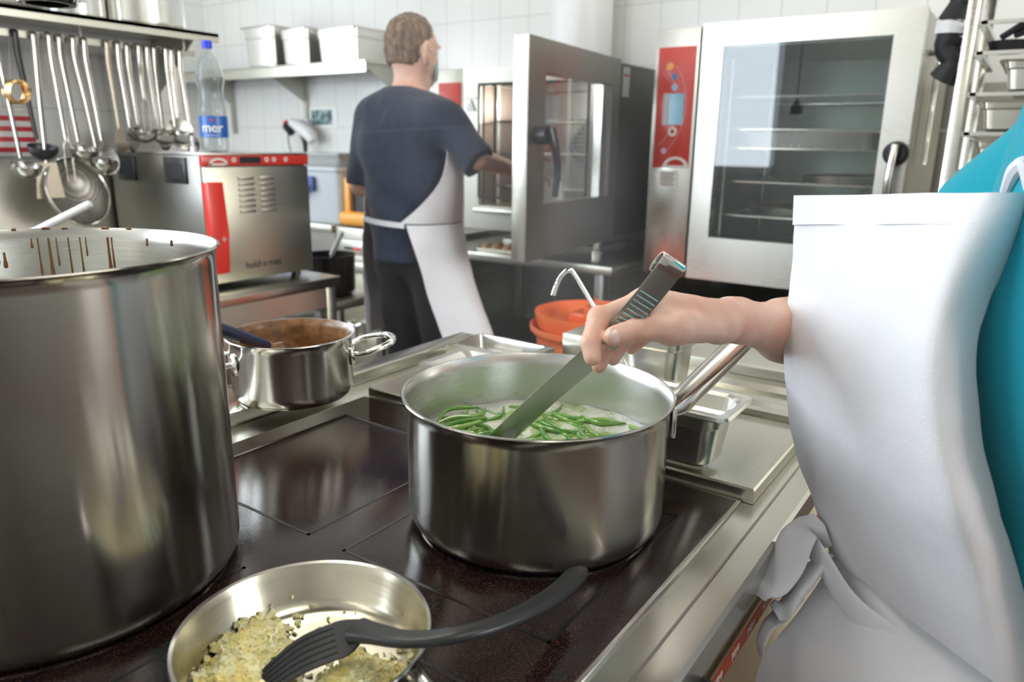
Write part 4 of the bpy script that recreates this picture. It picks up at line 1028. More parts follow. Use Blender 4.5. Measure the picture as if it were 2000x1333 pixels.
# ---- orange salad spinner behind the range
SX, SY = -1.300, 2.39
t = thing('salad_spinner', 'large orange salad spinner tub with its round lid, standing behind the range', 'salad spinner', (SX,SY,.22))
bm = BM(); lathe(bm, [(0,.22),(.165,.22),(.175,.24),(.200,.60),(.203,.610),(.224,.632),(.226,.650),(.221,.652),(.216,.640),(.195,.618),(.19,.60),(.165,.25),(0,.24)], 72, xf((SX,SY,0))); obj('tub', bm, M('orange_tub', (.86,.20,.07), .4), t)
bm = BM(); lathe(bm, [(0,.668),(.085,.668),(.12,.664),(.160,.664),(.195,.690),(.200,.702),(.208,.702),(.208,.690),(.203,.672),(.196,.645),(.18,.632),(0,.632)], 72, xf((SX,SY,0))); obj('lid', bm, ORANGE, t)
bm = BM(); lathe(bm, [(0,.728),(.050,.728),(.056,.722),(.058,.668),(0,.664)], 40, xf((SX+.045,SY-.02,0))); box(bm, (SX-.06,SY-.06,.664), (SX+.04,SY+.03,.700), .006); obj('gear_hub', bm, ORANGE, t)
bm = BM(); lathe(bm, [(0,0),(.006,0),(.006,.03),(.008,.034),(0,.036)], 12, xf((SX+.03,SY-.02,.728))); obj('crank_pin', bm, CHROME, t)
t = thing('spinner_dolly', 'low grey dolly under the orange salad spinner', 'dolly', (SX,SY,0))
bm = BM(); box(bm, (SX-.2,SY-.2,.18), (SX+.2,SY+.2,.218), .006); obj('deck', bm, GREYPL, t)
for x in (-.17,.17):
    for y in (-.17,.17):
        bm = BM(); box(bm, (SX+x-.02,SY+y-.02,0), (SX+x+.02,SY+y+.02,.18), .004); obj('caster', bm, BLACKP, t)
# ================================================================== ON THE RANGE
def pot_body(bm, cx, cy, zb, R_, zt, rr=.018, th=.0018, lip=.004, flare=.004, n=128, base_in=.0):
    """outside from the centre of the base, up, over a rolled rim, down the inside; faces inside get slot 1"""
    rh = rr*.52
    out = [(0, 0), (R_-rh-.003, 0), (R_-rh-.0005, .0012), (R_-rh, .003)]
    out += [(R_-rh+rh*math.sin(a), .003+rr*(1-math.cos(a))) for a in [i*PI/2/8 for i in range(1, 9)]]
    h = zt-zb
    out += [(R_, h-.014), (R_+flare*.3, h-.007), (R_+flare, h-.003), (R_+flare+lip*.5, h-.001), (R_+flare+lip*.3, h), (R_+flare-.001, h)]
    ins = [(R_+flare*.3-th, h-.006), (R_-th, h-.014)] + [(R_-th-rr+rr*math.cos(a), .006+rr-rr*math.sin(a)) for a in [i*PI/2/6 for i in range(0, 7)]] + [(0, .006)]
    lathe(bm, out, n, xf((cx, cy, zb)), mi=0)
    n0 = len(bm.faces)
    lathe(bm, [out[-1]]+ins, n, xf((cx, cy, zb)), mi=1)
    bmesh.ops.remove_doubles(bm, verts=bm.verts[:], dist=1e-6)

# ---- tall stockpot, left
PX, PY = -.706, .272
t = thing('stockpot', 'very tall brushed steel stockpot filling the left edge, brown drips inside its rim', 'stockpot', (PX,PY,.905))
bm = BM(); pot_body(bm, PX, PY, .9052, .161, 1.2085, rr=.016, flare=.0025)
INSAU = steel('stockpot_inside', (.62,.61,.57), .24, (3,3,60), .10, .03)
obj('body', bm, [S_POT, INSAU], t, angle=28)
bm = BM()
def hp(a, r, z): a = math.radians(a); return (PX+r*math.cos(a), PY+r*math.sin(a), z)
tube(bm, [hp(-66,.160,1.157),hp(-65,.196,1.154),hp(-57,.207,1.147),hp(-46,.209,1.142),hp(-36,.203,1.147),hp(-31,.185,1.154),hp(-31,.160,1.157)], .0062, 12, 6); obj('handle', bm, S_BRIGHT, t)
bm = BM()
tube(bm, [hp(128,.160,1.135),hp(129,.196,1.132),hp(137,.207,1.125),hp(148,.209,1.12),hp(158,.203,1.125),hp(163,.185,1.132),hp(163,.160,1.135)], .0062, 12, 6); obj('handle', bm, S_BRIGHT, t)
SAUCE = M('brown_sauce', (.34,.15,.05), .3)
for a, L, w in ((161,.016,.0045),(163,.012,.003),(150,.045,.0028),(146.5,.055,.0045),(144,.03,.002),(140,.062,.003),(136,.05,.0024),(134,.02,.002),(126,.050,.0042),(124.5,.035,.002),(110,.008,.002),(98,.006,.003),(152,.010,.003)):
    top = 1.199 if a not in (161,163) else 1.186
    bm = BM(); tube(bm, [hp(a, .1588, top-L*s) for s in (0,.25,.5,.75,1)], [w*.22,w*.25,w*.30,w*.48,w*.35], 8, 3); obj('sauce_drip', bm, SAUCE, t)
for a, w in ((165,.006),(157,.004),(147,.007),(141,.005),(127,.006),(118,.004),(170,.005)):
    bm = BM(); tube(bm, [hp(a-w*180,.1608,1.2085),hp(a,.1612,1.2088),hp(a+w*180,.1608,1.2085)], .0011, 6, 3); obj('sauce_smear', bm, SAUCE, t)

# ---- casserole with brown sauce
CX, CY, CZ = -.90, .708, .9204
t = thing('casserole', 'small two-handled steel casserole of brown sauce on the guard rail', 'casserole', (CX,CY,CZ))
bm = BM(); pot_body(bm, CX, CY, CZ, .0905, 1.0185, rr=.016, flare=.0035)
INB = steel('sauce_stained_inside', (.62,.60,.56), .25, (3,3,60), .10, .03)
bs = BS(INB); nz = noise_tex(INB, 5.5, 4, coords(INB)); tc = N(INB, 'ShaderNodeTexCoord'); sp = N(INB, 'ShaderNodeSeparateXYZ'); LK(INB, tc.outputs['Object'], sp.inputs[0])
mm = N(INB, 'ShaderNodeMath', operation='MULTIPLY_ADD'); LK(INB, sp.outputs['X'], mm.inputs[0]); mm.inputs[1].default_value = -3.2; LK(INB, nz.outputs[0], mm.inputs[2])
rp = ramp(INB, mm.outputs[0], [(.40,(0,0,0)),(.46,(1,1,1))])
mx = N(INB, 'ShaderNodeMix'); mx.data_type = 'RGBA'; LK(INB, rp.outputs[0], mx.inputs['Factor']); mx.inputs['A'].default_value = (.62,.60,.56,1)
br = ramp(INB, noise_tex(INB, 60, 3, coords(INB)).outputs[0], [(.35,(.17,.085,.035)),(.7,(.38,.20,.085))]); LK(INB, br.outputs[0], mx.inputs['B']); LK(INB, mx.outputs['Result'], bs.inputs['Base Color'])
iv = N(INB, 'ShaderNodeMath', operation='SUBTRACT'); iv.inputs[0].default_value = 1; LK(INB, rp.outputs[0], iv.inputs[1]); LK(INB, iv.outputs[0], bs.inputs['Metallic'])
OUTC = steel('casserole_outside', (.56,.545,.505), .17, (2,2,160), .08, .03, True, .8, .05)
o = obj('body', bm, [OUTC, INB], t, angle=28)
def cp(a, r, z): a = math.radians(a); return (CX+r*math.cos(a), CY+r*math.sin(a), z)
for a0 in (57, 237):
    bm = BM(); tube(bm, [cp(a0-20,.090,.985),cp(a0-20,.104,.984),cp(a0-19,.124,.990),cp(a0-10,.150,.996),cp(a0,.156,.998),cp(a0+10,.150,.996),cp(a0+19,.124,.990),cp(a0+20,.104,.984),cp(a0+20,.090,.985)], [.0042,.0042,.0045,.0052,.0052,.0052,.0045,.0042,.0042], 12, 6); h = obj('handle', bm, CHROME, t)
    for s in (-20, 20):
        bm = BM(); lathe(bm, [(0,.004),(.009,.003),(.0125,0),(.0125,-.002),(0,-.002)], 24, Matrix.Translation(cp(a0+s,.0925,.983)) @ Matrix.Rotation(math.radians(a0+s),4,'Z') @ Matrix.Rotation(PI/2,4,'Y') @ Matrix.Diagonal((1.35,1,1,1))); obj('mount', bm, CHROME, h)
bm = BM(); lathe(bm, [(0,.0),(.086,.0),(.088,.001),(.0885,.004)], 64, xf((CX,CY,.965))); so = obj('brown_sauce', bm, SAUCE); tag(so, 'brown sauce filling the small casserole', 'sauce', kind='stuff')
# whisk standing in the casserole
t = thing('whisk', 'whisk with a thick navy handle leaning in the small casserole', 'whisk', (-.93,.70,.97))
A, B_ = Vector((-.925,.682,.998)), Vector((-.860,.545,1.067)); ax = (B_-A).normalized()
bm = BM(); tube(bm, [A, A+ax*.01, A+ax*.06, A+ax*.12, A+ax*.165, A+ax*.172], [.0072,.0088,.0092,.0095,.0088,.005], 18, 4); obj('handle', bm, BLUEPL, t)
bm = BM(); tube(bm, [A-ax*.016, A+ax*.001], [.0066,.0082], 16); obj('ferrule', bm, M('copper_ferrule', (.75,.45,.28), .3, .6), t)
bm = BM(); sx = ax.orthogonal().normalized(); sy = ax.cross(sx)
for i in range(6):
    u = sx*math.cos(i*PI/6)+sy*math.sin(i*PI/6)
    tube(bm, [A-ax*.012+u*.005, A-ax*.028+u*.010, A-ax*.045+u*.014, A-ax*.058, A-ax*.045-u*.014, A-ax*.028-u*.010, A-ax*.012-u*.005], .0009, 6, 5)
obj('wires', bm, S_BRIGHT, t)

# ---- big saucepan of green beans
QX, QY = -.404, .633
t = thing('saucepan', 'large brushed steel saucepan with a long tube handle, beans boiling in it', 'saucepan', (QX,QY,.905))
bm = BM(); pot_body(bm, QX, QY, .9052, .1385, 1.0485, rr=.020, flare=.004)
obj('body', bm, [S_POT, S_POTIN], t, angle=28)
bm = BM(); v0 = Vector((-.284,.7105,1.028)); v1 = Vector((-.2705,.905,1.072))
d = (v1-v0).normalized()
tube(bm, [v0, v0+d*.012, v0+d*.03, v0+d*.1, v1-d*.01, v1, v1+d*.004], [.008,.0125,.0138,.0138,.0138,.012,.004], 26, 4, flat=(1,.86), up=(0,0,1)); obj('handle', bm, steel('tube_handle', (.70,.68,.62), .16, (60,3,60), .05, .0, smudge=.04), t)
bm = BM(); box(bm, (-.012,-.002,-.022), (.012,.004,.012), .002, Matrix.Translation((-.2838,.7115,1.022)) @ Matrix.Rotation(math.radians(-58),4,'Z')); obj('handle_plate', bm, S_BRIGHT, t)
# water with foam
WAT = M('boiling_water', (.42,.52,.26), .12, 0, **{'IOR': 1.33, 'Coat Weight': .4})
wv = coords(WAT); w1 = noise_tex(WAT, 26, 4, wv, .6); w2 = noise_tex(WAT, 9, 3, wv); vo = N(WAT, 'ShaderNodeTexVoronoi'); vo.inputs['Scale'].default_value = 320; LK(WAT, wv, vo.inputs['Vector'])
ad = N(WAT, 'ShaderNodeMath', operation='ADD'); LK(WAT, w1.outputs[0], ad.inputs[0]); LK(WAT, w2.outputs[0], ad.inputs[1])
rp = ramp(WAT, ad.outputs[0], [(.86,(.20,.30,.09)),(.98,(.42,.52,.27)),(1.0,(.66,.71,.52))])
rp.color_ramp.elements[2].position = 1.0
mr = N(WAT, 'ShaderNodeMapRange'); mr.inputs['From Min'].default_value = .75; mr.inputs['From Max'].default_value = 1.25; LK(WAT, ad.outputs[0], mr.inputs['Value'])
rp = ramp(WAT, mr.outputs[0], [(.12,(.26,.40,.12)),(.36,(.55,.66,.36)),(.62,(.90,.93,.80))]); LK(WAT, rp.outputs[0], BS(WAT).inputs['Base Color'])
ad2 = N(WAT, 'ShaderNodeMath', operation='ADD'); LK(WAT, w1.outputs[0], ad2.inputs[0]); LK(WAT, vo.outputs['Distance'], ad2.inputs[1]); bump(WAT, ad2.outputs[0], .5, .004)
bm = BM()
rings = 26; rows = []
for i in range(rings+1):
    r = .1362*i/rings
    rows.append([(QX+r*math.cos(a), QY+r*math.sin(a), .988+.0018*noise.noise(Vector((r*math.cos(a)*40, r*math.sin(a)*40, 1)))+.0012*noise.noise(Vector((r*math.cos(a)*110, r*math.sin(a)*110, 3)))) for a in [k*2*PI/96 for k in range(96)]])
grid(bm, rows, close_u=True); bmesh.ops.remove_doubles(bm, verts=bm.verts[:], dist=1e-5)
tag(obj('boiling_water', bm, WAT), 'foaming green cooking water in the large saucepan', 'water', kind='stuff')
BEANM = [M('green_bean', (.20,.42,.07), .3, **{'Coat Weight':.5}), M('pale_green_bean', (.38,.60,.17), .3, **{'Coat Weight':.5}), M('deep_green_bean', (.12,.32,.05), .3, **{'Coat Weight':.5})]
beans = []
for k in range(4):
    bm = BM(); L = (.042,.055,.066,.05)[k]; cv = (.006,-.010,.012,.016)[k]
    tube(bm, [(-L/2,0,0),(-L/4,cv*.7,.0006),(0,cv,.001),(L/4,cv*.7,.0006),(L/2,0,0),(L/2+.003,-.001,0)], [.0010,.0023,.0027,.0027,.0022,.0007], 8, 3)
    b = obj('green_bean', bm, BEANM[k % 3], loc=(0,0,0)); tag(b, 'green bean floating in the foaming water', 'green bean', 'green beans in the saucepan'); beans.append(b)
rb = random.Random(4); placed = 0
while placed < 92:
    r = .118*math.sqrt(rb.random()); a = rb.random()*2*PI
    x, y = r*math.cos(a), r*math.sin(a)
    if x > .052 and rb.random() < .85: continue          # foam only on the right side
    if (x-.02)**2+(y-.0)**2 < .0006 and rb.random() < .4: continue
    if placed < 4: b = beans[placed]
    else:
        b = beans[rb.randrange(4)].copy(); b.data = beans[rb.randrange(4)].data; COL.objects.link(b)
    b.location = (QX+x, QY+y, .9885+rb.uniform(-.0022,.0018))
    b.rotation_euler = (rb.uniform(-.15,.15), rb.uniform(-.07,.07), a+PI/2+rb.gauss(0,.55))
    lim = .128
    L2 = .036
    for s in (-1,1):
        ex = x+s*L2*math.cos(b.rotation_euler[2]); ey = y+s*L2*math.sin(b.rotation_euler[2])
        if ex*ex+ey*ey > lim*lim:
            b.location.x -= (ex-lim*ex/math.hypot(ex,ey)); b.location.y -= (ey-lim*ey/math.hypot(ex,ey))
    placed += 1
for i, (dx, dy, rz, z) in enumerate([(-.100,-.022,.5,.9965),(-.088,-.034,.35,.9975),(-.078,-.040,.75,.999),(-.108,-.008,.9,.998),(-.070,-.055,.3,.996)]):
    b = beans[i % 4].copy(); COL.objects.link(b); b.location = (QX+dx*.98, QY+dy, z); b.rotation_euler = (0, -.12, rz+.4)
    b['label'] = 'bright green bean standing out of the water at the near left of the saucepan'; b['group'] = 'beans at the left wall of the saucepan'; b.active_material
# steam over the pot
ST = bpy.data.materials.new('steam'); ST.use_nodes = True; nt = ST.node_tree; nt.nodes.remove(nt.nodes['Principled BSDF'])
vs = N(ST, 'ShaderNodeVolumeScatter'); vs.inputs['Color'].default_value = (1,1,1,1); LK(ST, vs.outputs[0], nt.nodes['Material Output'].inputs['Volume'])
sn = noise_tex(ST, 7, 4, coords(ST, (1,1,.5))); sr = N(ST, 'ShaderNodeMapRange'); sr.inputs['From Min'].default_value = .48; sr.inputs['From Max'].default_value = .75; sr.inputs['To Max'].default_value = 2.6; LK(ST, sn.outputs[0], sr.inputs['Value'])
tc = N(ST, 'ShaderNodeTexCoord'); sp = N(ST, 'ShaderNodeVectorMath', operation='LENGTH'); mp = N(ST, 'ShaderNodeMapping'); mp.inputs['Location'].default_value=(-.5*2.0,-.5*2.0,-.5*1.6); mp.inputs['Scale'].default_value = (2.0,2.0,1.6); LK(ST, tc.outputs['Generated'], mp.inputs[0]); LK(ST, mp.outputs[0], sp.inputs[0])
fr = N(ST, 'ShaderNodeMapRange'); fr.inputs['From Min'].default_value = 1.0; fr.inputs['From Max'].default_value = .3; LK(ST, sp.outputs['Value'], fr.inputs['Value'])
ml = N(ST, 'ShaderNodeMath', operation='MULTIPLY'); LK(ST, sr.outputs[0], ml.inputs[0]); LK(ST, fr.outputs[0], ml.inputs[1]); LK(ST, ml.outputs[0], vs.inputs['Density'])
bm = BM(); lathe(bm, [(0,1.02),(.12,1.02),(.21,1.2),(.26,1.4),(.24,1.65),(0,1.7)], 32, xf((QX-.06,QY+.05,0)))
tag(obj('steam', bm, ST), 'thin white steam rising from the large saucepan', 'steam', kind='stuff')

# ---- steel turner held in the saucepan
t = thing('steel_turner', 'long flat polished steel turner with a hooked ribbed end held in the hand', 'turner', (-.35,.61,1.0))
pth = [(-.445,.612,.982),(-.386,.6145,1.046),(-.337,.612,1.095),(-.305,.611,1.130),(-.280,.614,1.162),(-.261,.617,1.190)]
p = [Vector(q) for q in pth]; a = (p[-1]-p[-2]).normalized(); fwv = Vector((-.550,.795,-.257)); rt = Vector((.82,.572,.0135))
nrm_ = (-fwv*.95+rt*.20); nrm_ = (nrm_-a*nrm_.dot(a)).normalized()
hookp = [p[-1]+a*.006, p[-1]+a*.012-nrm_*.002, p[-1]+a*.013-nrm_*.008, p[-1]+a*.008-nrm_*.014, p[-1]-a*.001-nrm_*.015, p[-1]-a*.008-nrm_*.011]
full = catmull(p+hookp, 6); bm = BM()
wid = a.cross(nrm_).normalized()
prev = None
ringsT = []
for i, q in enumerate(full):
    tn = (full[min(i+1,len(full)-1)]-full[max(i-1,0)]).normalized()
    w_ = (wid-tn*wid.dot(tn)).normalized(); u_ = tn.cross(w_)
    hw = .0118; ht = .0008
    ringsT.append([q+w_*x*hw+u_*y*ht for x, y in ((-1,-.6),(-1,.6),(-.9,1),(.9,1),(1,.6),(1,-.6),(.9,-1),(-.9,-1))])
kk_ = int(len(ringsT)*.45)
loft(bm, ringsT[:kk_+1]); obj('blade', bm, M('satin_turner', (.40,.41,.38), .38, 1.0), t, angle=40)
bm = BM(); loft(bm, ringsT[kk_:]); obj('handle', bm, M('polished_turner', (.68,.67,.64), .10, 1.0), t, angle=40)
bm = BM()
for i in range(8):
    c = p[4]-a*.028+a*(.0052*i); c = c+nrm_*.0016
    tube(bm, [c-wid*.0098, c+wid*.0098], .0008, 6)
obj('grip_ridge', bm, S_BRIGHT, t)

# ---- frying pan with diced onion
FX, FY = -.400, .3100
t = thing('frying_pan', 'small steel frying pan with chopped onion at the bottom of the picture', 'frying pan', (FX,FY,.905))
out = [(0,0),(.072,0),(.078,.003),(.084,.012),(.0905,.034),(.0935,.039),(.0948,.0405),(.0940,.0415),(.0915,.0405)]
ins = [(.0915,.0405),(.0885,.034),(.082,.013),(.076,.006),(.070,.0035),(0,.0035)]
bm = BM(); lathe(bm, out, 112, xf((FX,FY,.9052)), mi=0); lathe(bm, ins, 112, xf((FX,FY,.9052)), mi=1); bmesh.ops.remove_doubles(bm, verts=bm.verts[:], dist=1e-6)
obj('body', bm, [S_POT, steel('greasy_pan_inside', (.62,.58,.46), .20, (3,3,50), .12, .03, smudge=.2)], t, angle=30)
bm = BM(); tube(bm, [(-.309,.330,.934),(-.298,.325,.937),(-.270,.309,.943),(-.20,.262,.955)], [.009,.008,.008,.009], 14, 5, flat=(1,.6), up=(0,0,1)); obj('handle', bm, S_BRIGHT, t)
ON = M('onion', (.78,.72,.32), .35, 0, **{'Subsurface Weight': .0, 'Subsurface Radius': (.006,.005,.002), 'Coat Weight': .3})
LK(ON, ramp(ON, noise_tex(ON, 70, 2, coords(ON)).outputs[0], [(.35,(.93,.80,.30)),(.6,(.97,.92,.56))]).outputs[0], BS(ON).inputs['Base Color'])
ro = random.Random(11); bm = BM()
def bit(x, y, z, s):
    m4 = Matrix.Translation((x,y,z)) @ Matrix.Rotation(ro.uniform(0,6.3),4,Vector((ro.gauss(0,1),ro.gauss(0,1),ro.gauss(0,1))).normalized()) @ Matrix.Diagonal((s*ro.uniform(.7,1.5), s*ro.uniform(.6,1.1), s*ro.uniform(.25,.6), 1))
    vsn = bmesh.ops.create_cube(bm, size=1)['verts']
    for v_ in vsn: v_.co += Vector((ro.uniform(-.15,.15), ro.uniform(-.15,.15), ro.uniform(-.15,.15)))
    bmesh.ops.transform(bm, matrix=m4, verts=vsn)
def heap(cx, cy, ax_, bx, ang, h, n):
    for _ in range(n):
        u = max(-1.7, min(1.7, ro.gauss(0,.5))); v_ = max(-1.7, min(1.7, ro.gauss(0,.5)))
        x = u*ax_; y = v_*bx; X = cx+x*math.cos(ang)-y*math.sin(ang); Y = cy+x*math.sin(ang)+y*math.cos(ang)
        rr_ = math.hypot(X-FX, Y-FY)
        if rr_ > .080: continue
        zz = .9095+max(0, rr_-.070)*.9+h*max(0, 1-(u*u+v_*v_)/1.3)*ro.random()**.5
        bit(X, Y, zz, ro.uniform(.0032,.0062))
heap(-.447,.292,.040,.024,math.radians(115),.017,1500)
heap(-.425,.268,.030,.020,math.radians(40),.014,700)
heap(-.358,.318,.030,.020,math.radians(60),.015,1100)
heap(-.375,.340,.018,.010,math.radians(0),.006,90)
for _ in range(60):
    a_ = ro.uniform(0,2*PI); r_ = ro.uniform(.055,.083); bit(FX+r_*math.cos(a_), FY+r_*math.sin(a_), .9095+max(0,r_-.075)*2.3+.001, ro.uniform(.0018,.0045))
tag(obj('chopped_onion', bm, ON, smooth=False), 'finely chopped yellow onion frying in the small pan', 'chopped onion', kind='stuff')
# black slotted turner lying across the pan
t = thing('black_turner', 'black plastic slotted turner resting on the rim of the frying pan', 'turner', (-.34,.34,.91))
bm = BM()
hpth = [(-.362,.327,.9505),(-.348,.328,.954),(-.316,.334,.9590),(-.286,.355,.964),(-.272,.399,.958),(-.2695,.453,.948),(-.2755,.500,.940),(-.2785,.516,.937)]
tube(bm, hpth, [1.25,1.0,.78,.74,.80,.95,1.0,.55], 16, 7, flat=(.0098,.0056), up=(0,0,1))
obj('handle', bm, BLACKP, t)
U_ = [(-.3635,.3355,.9535),(-.3800,.3265,.9505),(-.4000,.3080,.9405),(-.4130,.2900,.9250),(-.4190,.2760,.9140)]
L_ = [(-.3510,.3190,.9480),(-.3570,.3120,.9400),(-.3780,.2920,.9290),(-.3930,.2760,.9170),(-.3990,.2620,.9105)]
U2 = catmull(U_, 5); L2_ = catmull(L_, 5); ntine = 6
def sheet_strip(a0, a1, i0, i1):
    rows = [[U2[i].lerp(L2_[i], a0+(a1-a0)*k/2) for k in range(3)] for i in range(i0, i1+1)]
    grid(bm, rows, thick=.0022)
bm = BM()
n_ = len(U2)-1
sheet_strip(0, 1, 0, 6); sheet_strip(0, 1, n_-2, n_)
for k in range(ntine): sheet_strip(k/ntine+.018, (k+1)/ntine-.018, 6, n_-2)
obj('blade', bm, BLACKP, t, angle=50)

# ---- containers
gn_pan('small_container', 'small deep steel container standing on the cover plate, right of the saucepan', -.432,-.250,.789,.893,.9195,1.0, r=.024, lip=.010, cat='container', bz=.974)
gn_pan('tall_container', 'tall steel container half hidden under the forearm, behind the small container', -.462,-.350,.905,1.006,.9195,1.062, r=.022, lip=.009, cat='container', bz=1.028)
t = thing('shallow_tray', 'shallow steel tray lying on the cover plate behind the saucepan', 'tray', (-.65,.98,.92))
bm = BM()
def rr_(x0,x1,y0,y1,r,z): return [(x,y,z) for x,y in rrect(x0,x1,y0,y1,r)]
loft(bm, [rr_(-.80,-.50,.93,1.035,.02,.9200), rr_(-.83,-.475,.905,1.046,.028,.9310), rr_(-.832,-.472,.902,1.048,.028,.9330), rr_(-.818,-.486,.915,1.036,.024,.9330), rr_(-.80,-.50,.93,1.025,.02,.9235)]); obj('tray', bm, S_GN, t, angle=25)
# hooked ladle handle behind the hand, and a white-handled brush on the end block
t = thing('hooked_ladle', 'thin hooked steel ladle handle rising behind the hand', 'ladle', (-.42,.955,.93))
bm = BM(); tube(bm, [(-.592,.965,1.074),(-.5885,.970,1.092),(-.585,.978,1.105),(-.578,.984,1.1115),(-.570,.988,1.108),(-.528,.982,1.060),(-.47,.965,.995),(-.425,.955,.945)], [.0030,.0030,.0030,.0030,.0028,.0024,.0024,.0024], 10, 6, flat=(1.25,.7), up=(.3,-.8,.4)); obj('handle', bm, CHROME, t)
bm = BM(); lathe(bm, [(0,-.018),(.018,-.012),(.026,0),(.027,.001),(.018,-.010),(0,-.016)], 28, xf((-.408,.954,.945))); obj('bowl', bm, S_BRIGHT, t)
t = thing('white_handled_brush', 'brush with a short white handle on the raised end block beside the hand', 'brush', (-.60,1.2,.957))
bm = BM(); tube(bm, [(-.652,1.196,.974),(-.648,1.198,.974),(-.60,1.215,.972),(-.56,1.23,.970)], [.006,.0095,.0100,.008], 16, 4); obj('handle', bm, WHITEPL, t)
bm = BM(); box(bm, (-.56,1.21,.957), (-.47,1.25,.985), .005); obj('brush_head', bm, M('bristles', (.6,.6,.55), .8), t)
# ================================================================== PEOPLE
def cotton(name, c, wr=.25, wscale=9, rough=.85):
    m = M(name, c, rough, 0, **{'Sheen Weight': .15})
    v = coords(m); n1 = noise_tex(m, wscale, 3, v); n2 = noise_tex(m, 500, 1, v)
    a = N(m, 'ShaderNodeMath', operation='MULTIPLY_ADD'); LK(m, n2.outputs[0], a.inputs[0]); a.inputs[1].default_value = .05; LK(m, n1.outputs[0], a.inputs[2])
    bump(m, a.outputs[0], wr, .02); return m
SKIN = M('skin', (.84,.52,.40), .45, 0, **{'Subsurface Weight': .18, 'Subsurface Radius': (.012,.005,.003), 'Subsurface Scale': .6})
sv = coords(SKIN); s1 = noise_tex(SKIN, 22, 3, sv); s2 = noise_tex(SKIN, 480, 2, sv)
LK(SKIN, ramp(SKIN, s1.outputs[0], [(.3,(.80,.44,.32)),(.55,(.86,.54,.41)),(.75,(.88,.61,.49))]).outputs[0], BS(SKIN).inputs['Base Color'])
bump(SKIN, s2.outputs[0], .12, .002)
NAVY = cotton('navy_cotton', (.018,.028,.055), 1.0, 9)
_g = N(NAVY, 'ShaderNodeTexCoord'); _s = N(NAVY, 'ShaderNodeSeparateXYZ'); LK(NAVY, _g.outputs['Object'], _s.inputs[0])
_w = N(NAVY, 'ShaderNodeMath', operation='MULTIPLY_ADD'); LK(NAVY, _s.outputs['X'], _w.inputs[0]); _w.inputs[1].default_value = -.05; LK(NAVY, _s.outputs['Z'], _w.inputs[2])
_r = ramp(NAVY, _w.outputs[0], [(0,(.018,.028,.055)),(1,(.018,.028,.055))]); _r.color_ramp.interpolation = 'CONSTANT'
_m = N(NAVY, 'ShaderNodeMath', operation='COMPARE'); LK(NAVY, _w.outputs[0], _m.inputs[0]); _m.inputs[1].default_value = 1.342; _m.inputs[2].default_value = .0022
_x = N(NAVY, 'ShaderNodeMix'); _x.data_type = 'RGBA'; LK(NAVY, _m.outputs[0], _x.inputs['Factor']); _x.inputs['A'].default_value = (.018,.028,.055,1); _x.inputs['B'].default_value = (.05,.06,.09,1); LK(NAVY, _x.outputs['Result'], BS(NAVY).inputs['Base Color'])
TEAL = cotton('teal_cotton', (.0,.33,.43), .35, 6)
APRON = cotton('white_apron_cotton', (.75,.75,.775), .35, 5)
TROUS = cotton('black_trouser_cotton', (.022,.022,.024), .4, 6)
HAIR = M('brown_hair', (.16,.09,.045), .6)
hv = coords(HAIR, (1,1,.35)); h1 = noise_tex(HAIR, 60, 4, hv, .7); LK(HAIR, ramp(HAIR, h1.outputs[0], [(.35,(.06,.035,.02)),(.5,(.18,.11,.06)),(.68,(.42,.28,.17))]).outputs[0], BS(HAIR).inputs['Base Color']); bump(HAIR, h1.outputs[0], .8, .01)
SHOE = M('black_shoe', (.02,.02,.02), .4)
def wrink(Pn, amp, f=(14,14,22), ph=0):
    x, y, z = Pn[..., 0], Pn[..., 1], Pn[..., 2]
    return amp*(np.sin(f[0]*x+5*z+ph+2*np.sin(6*z+y*7))*np.sin(f[2]*z+6*y+ph*2+1.5*np.sin(9*x))+.5*np.sin(31*z+11*x-9*y+ph))
def plane_cut(specs):
    """cut sleeves and hems open: (point, outward direction, radius of effect)"""
    def f(Pn):
        D = np.full(Pn.shape[:-1], -1.0)
        for q, d, r in specs:
            d = np.array(d, float); d /= np.linalg.norm(d); q = np.array(q, float)
            rel = Pn-q; s = rel@d; near = np.linalg.norm(rel-s[..., None]*d, axis=-1) < r
            D = np.where(near & (s > -.03) & (s < .25), np.maximum(D, s), D)
        return D
    return f
def face_parts(prims, c, F, up=(0,0,1), s=1.0):
    """skull, jaw, nose, ears, lips, brow on a head centred at c that looks along F"""
    F = Vector(F).normalized(); U = Vector(up).normalized(); S = F.cross(U).normalized(); c = Vector(c)
    q = lambda f, r, u: tuple(c+F*f*s+S*r*s+U*u*s)
    R3 = [list(v) for v in zip(F, S, U)]
    prims += [('ell', q(-.008,0,.025), (.098*s,.078*s,.098*s), R3), ('ell', q(.025,0,-.035), (.070*s,.062*s,.080*s), R3, {'k':.03}),
              ('ell', q(.055,0,-.085), (.030*s,.034*s,.028*s), R3, {'k':.03}),
              ('cap', q(.088,0,.012), q(.108,0,-.028), .008*s, .013*s, {'k':.012}), ('ell', q(.088,0,.03), (.02*s,.05*s,.010*s), R3, {'k':.015}),
              ('ell', q(.092,0,-.060), (.010*s,.024*s,.006*s), R3, {'k':.008}), ('ell', q(.088,0,-.074), (.010*s,.020*s,.006*s), R3, {'k':.008})]
    for k in (-1, 1):
        prims += [('ell', q(.083,.032*k,.008), (.014*s,.016*s,.010*s), R3, {'k':.01,'sub':True}), ('ell', q(.078,.032*k,.006), (.012*s,.0125*s,.012*s), R3, {'k':.003}),
                  ('ell', q(-.010,.084*k,-.004), (.021*s,.010*s,.034*s), R3, {'k':.006}), ('ell', q(-.004,.089*k,.000), (.010*s,.006*s,.018*s), R3, {'k':.004,'sub':True}),
                  ('ell', q(-.006,.082*k,-.030), (.010*s,.007*s,.011*s), R3, {'k':.006})]
    return q, R3

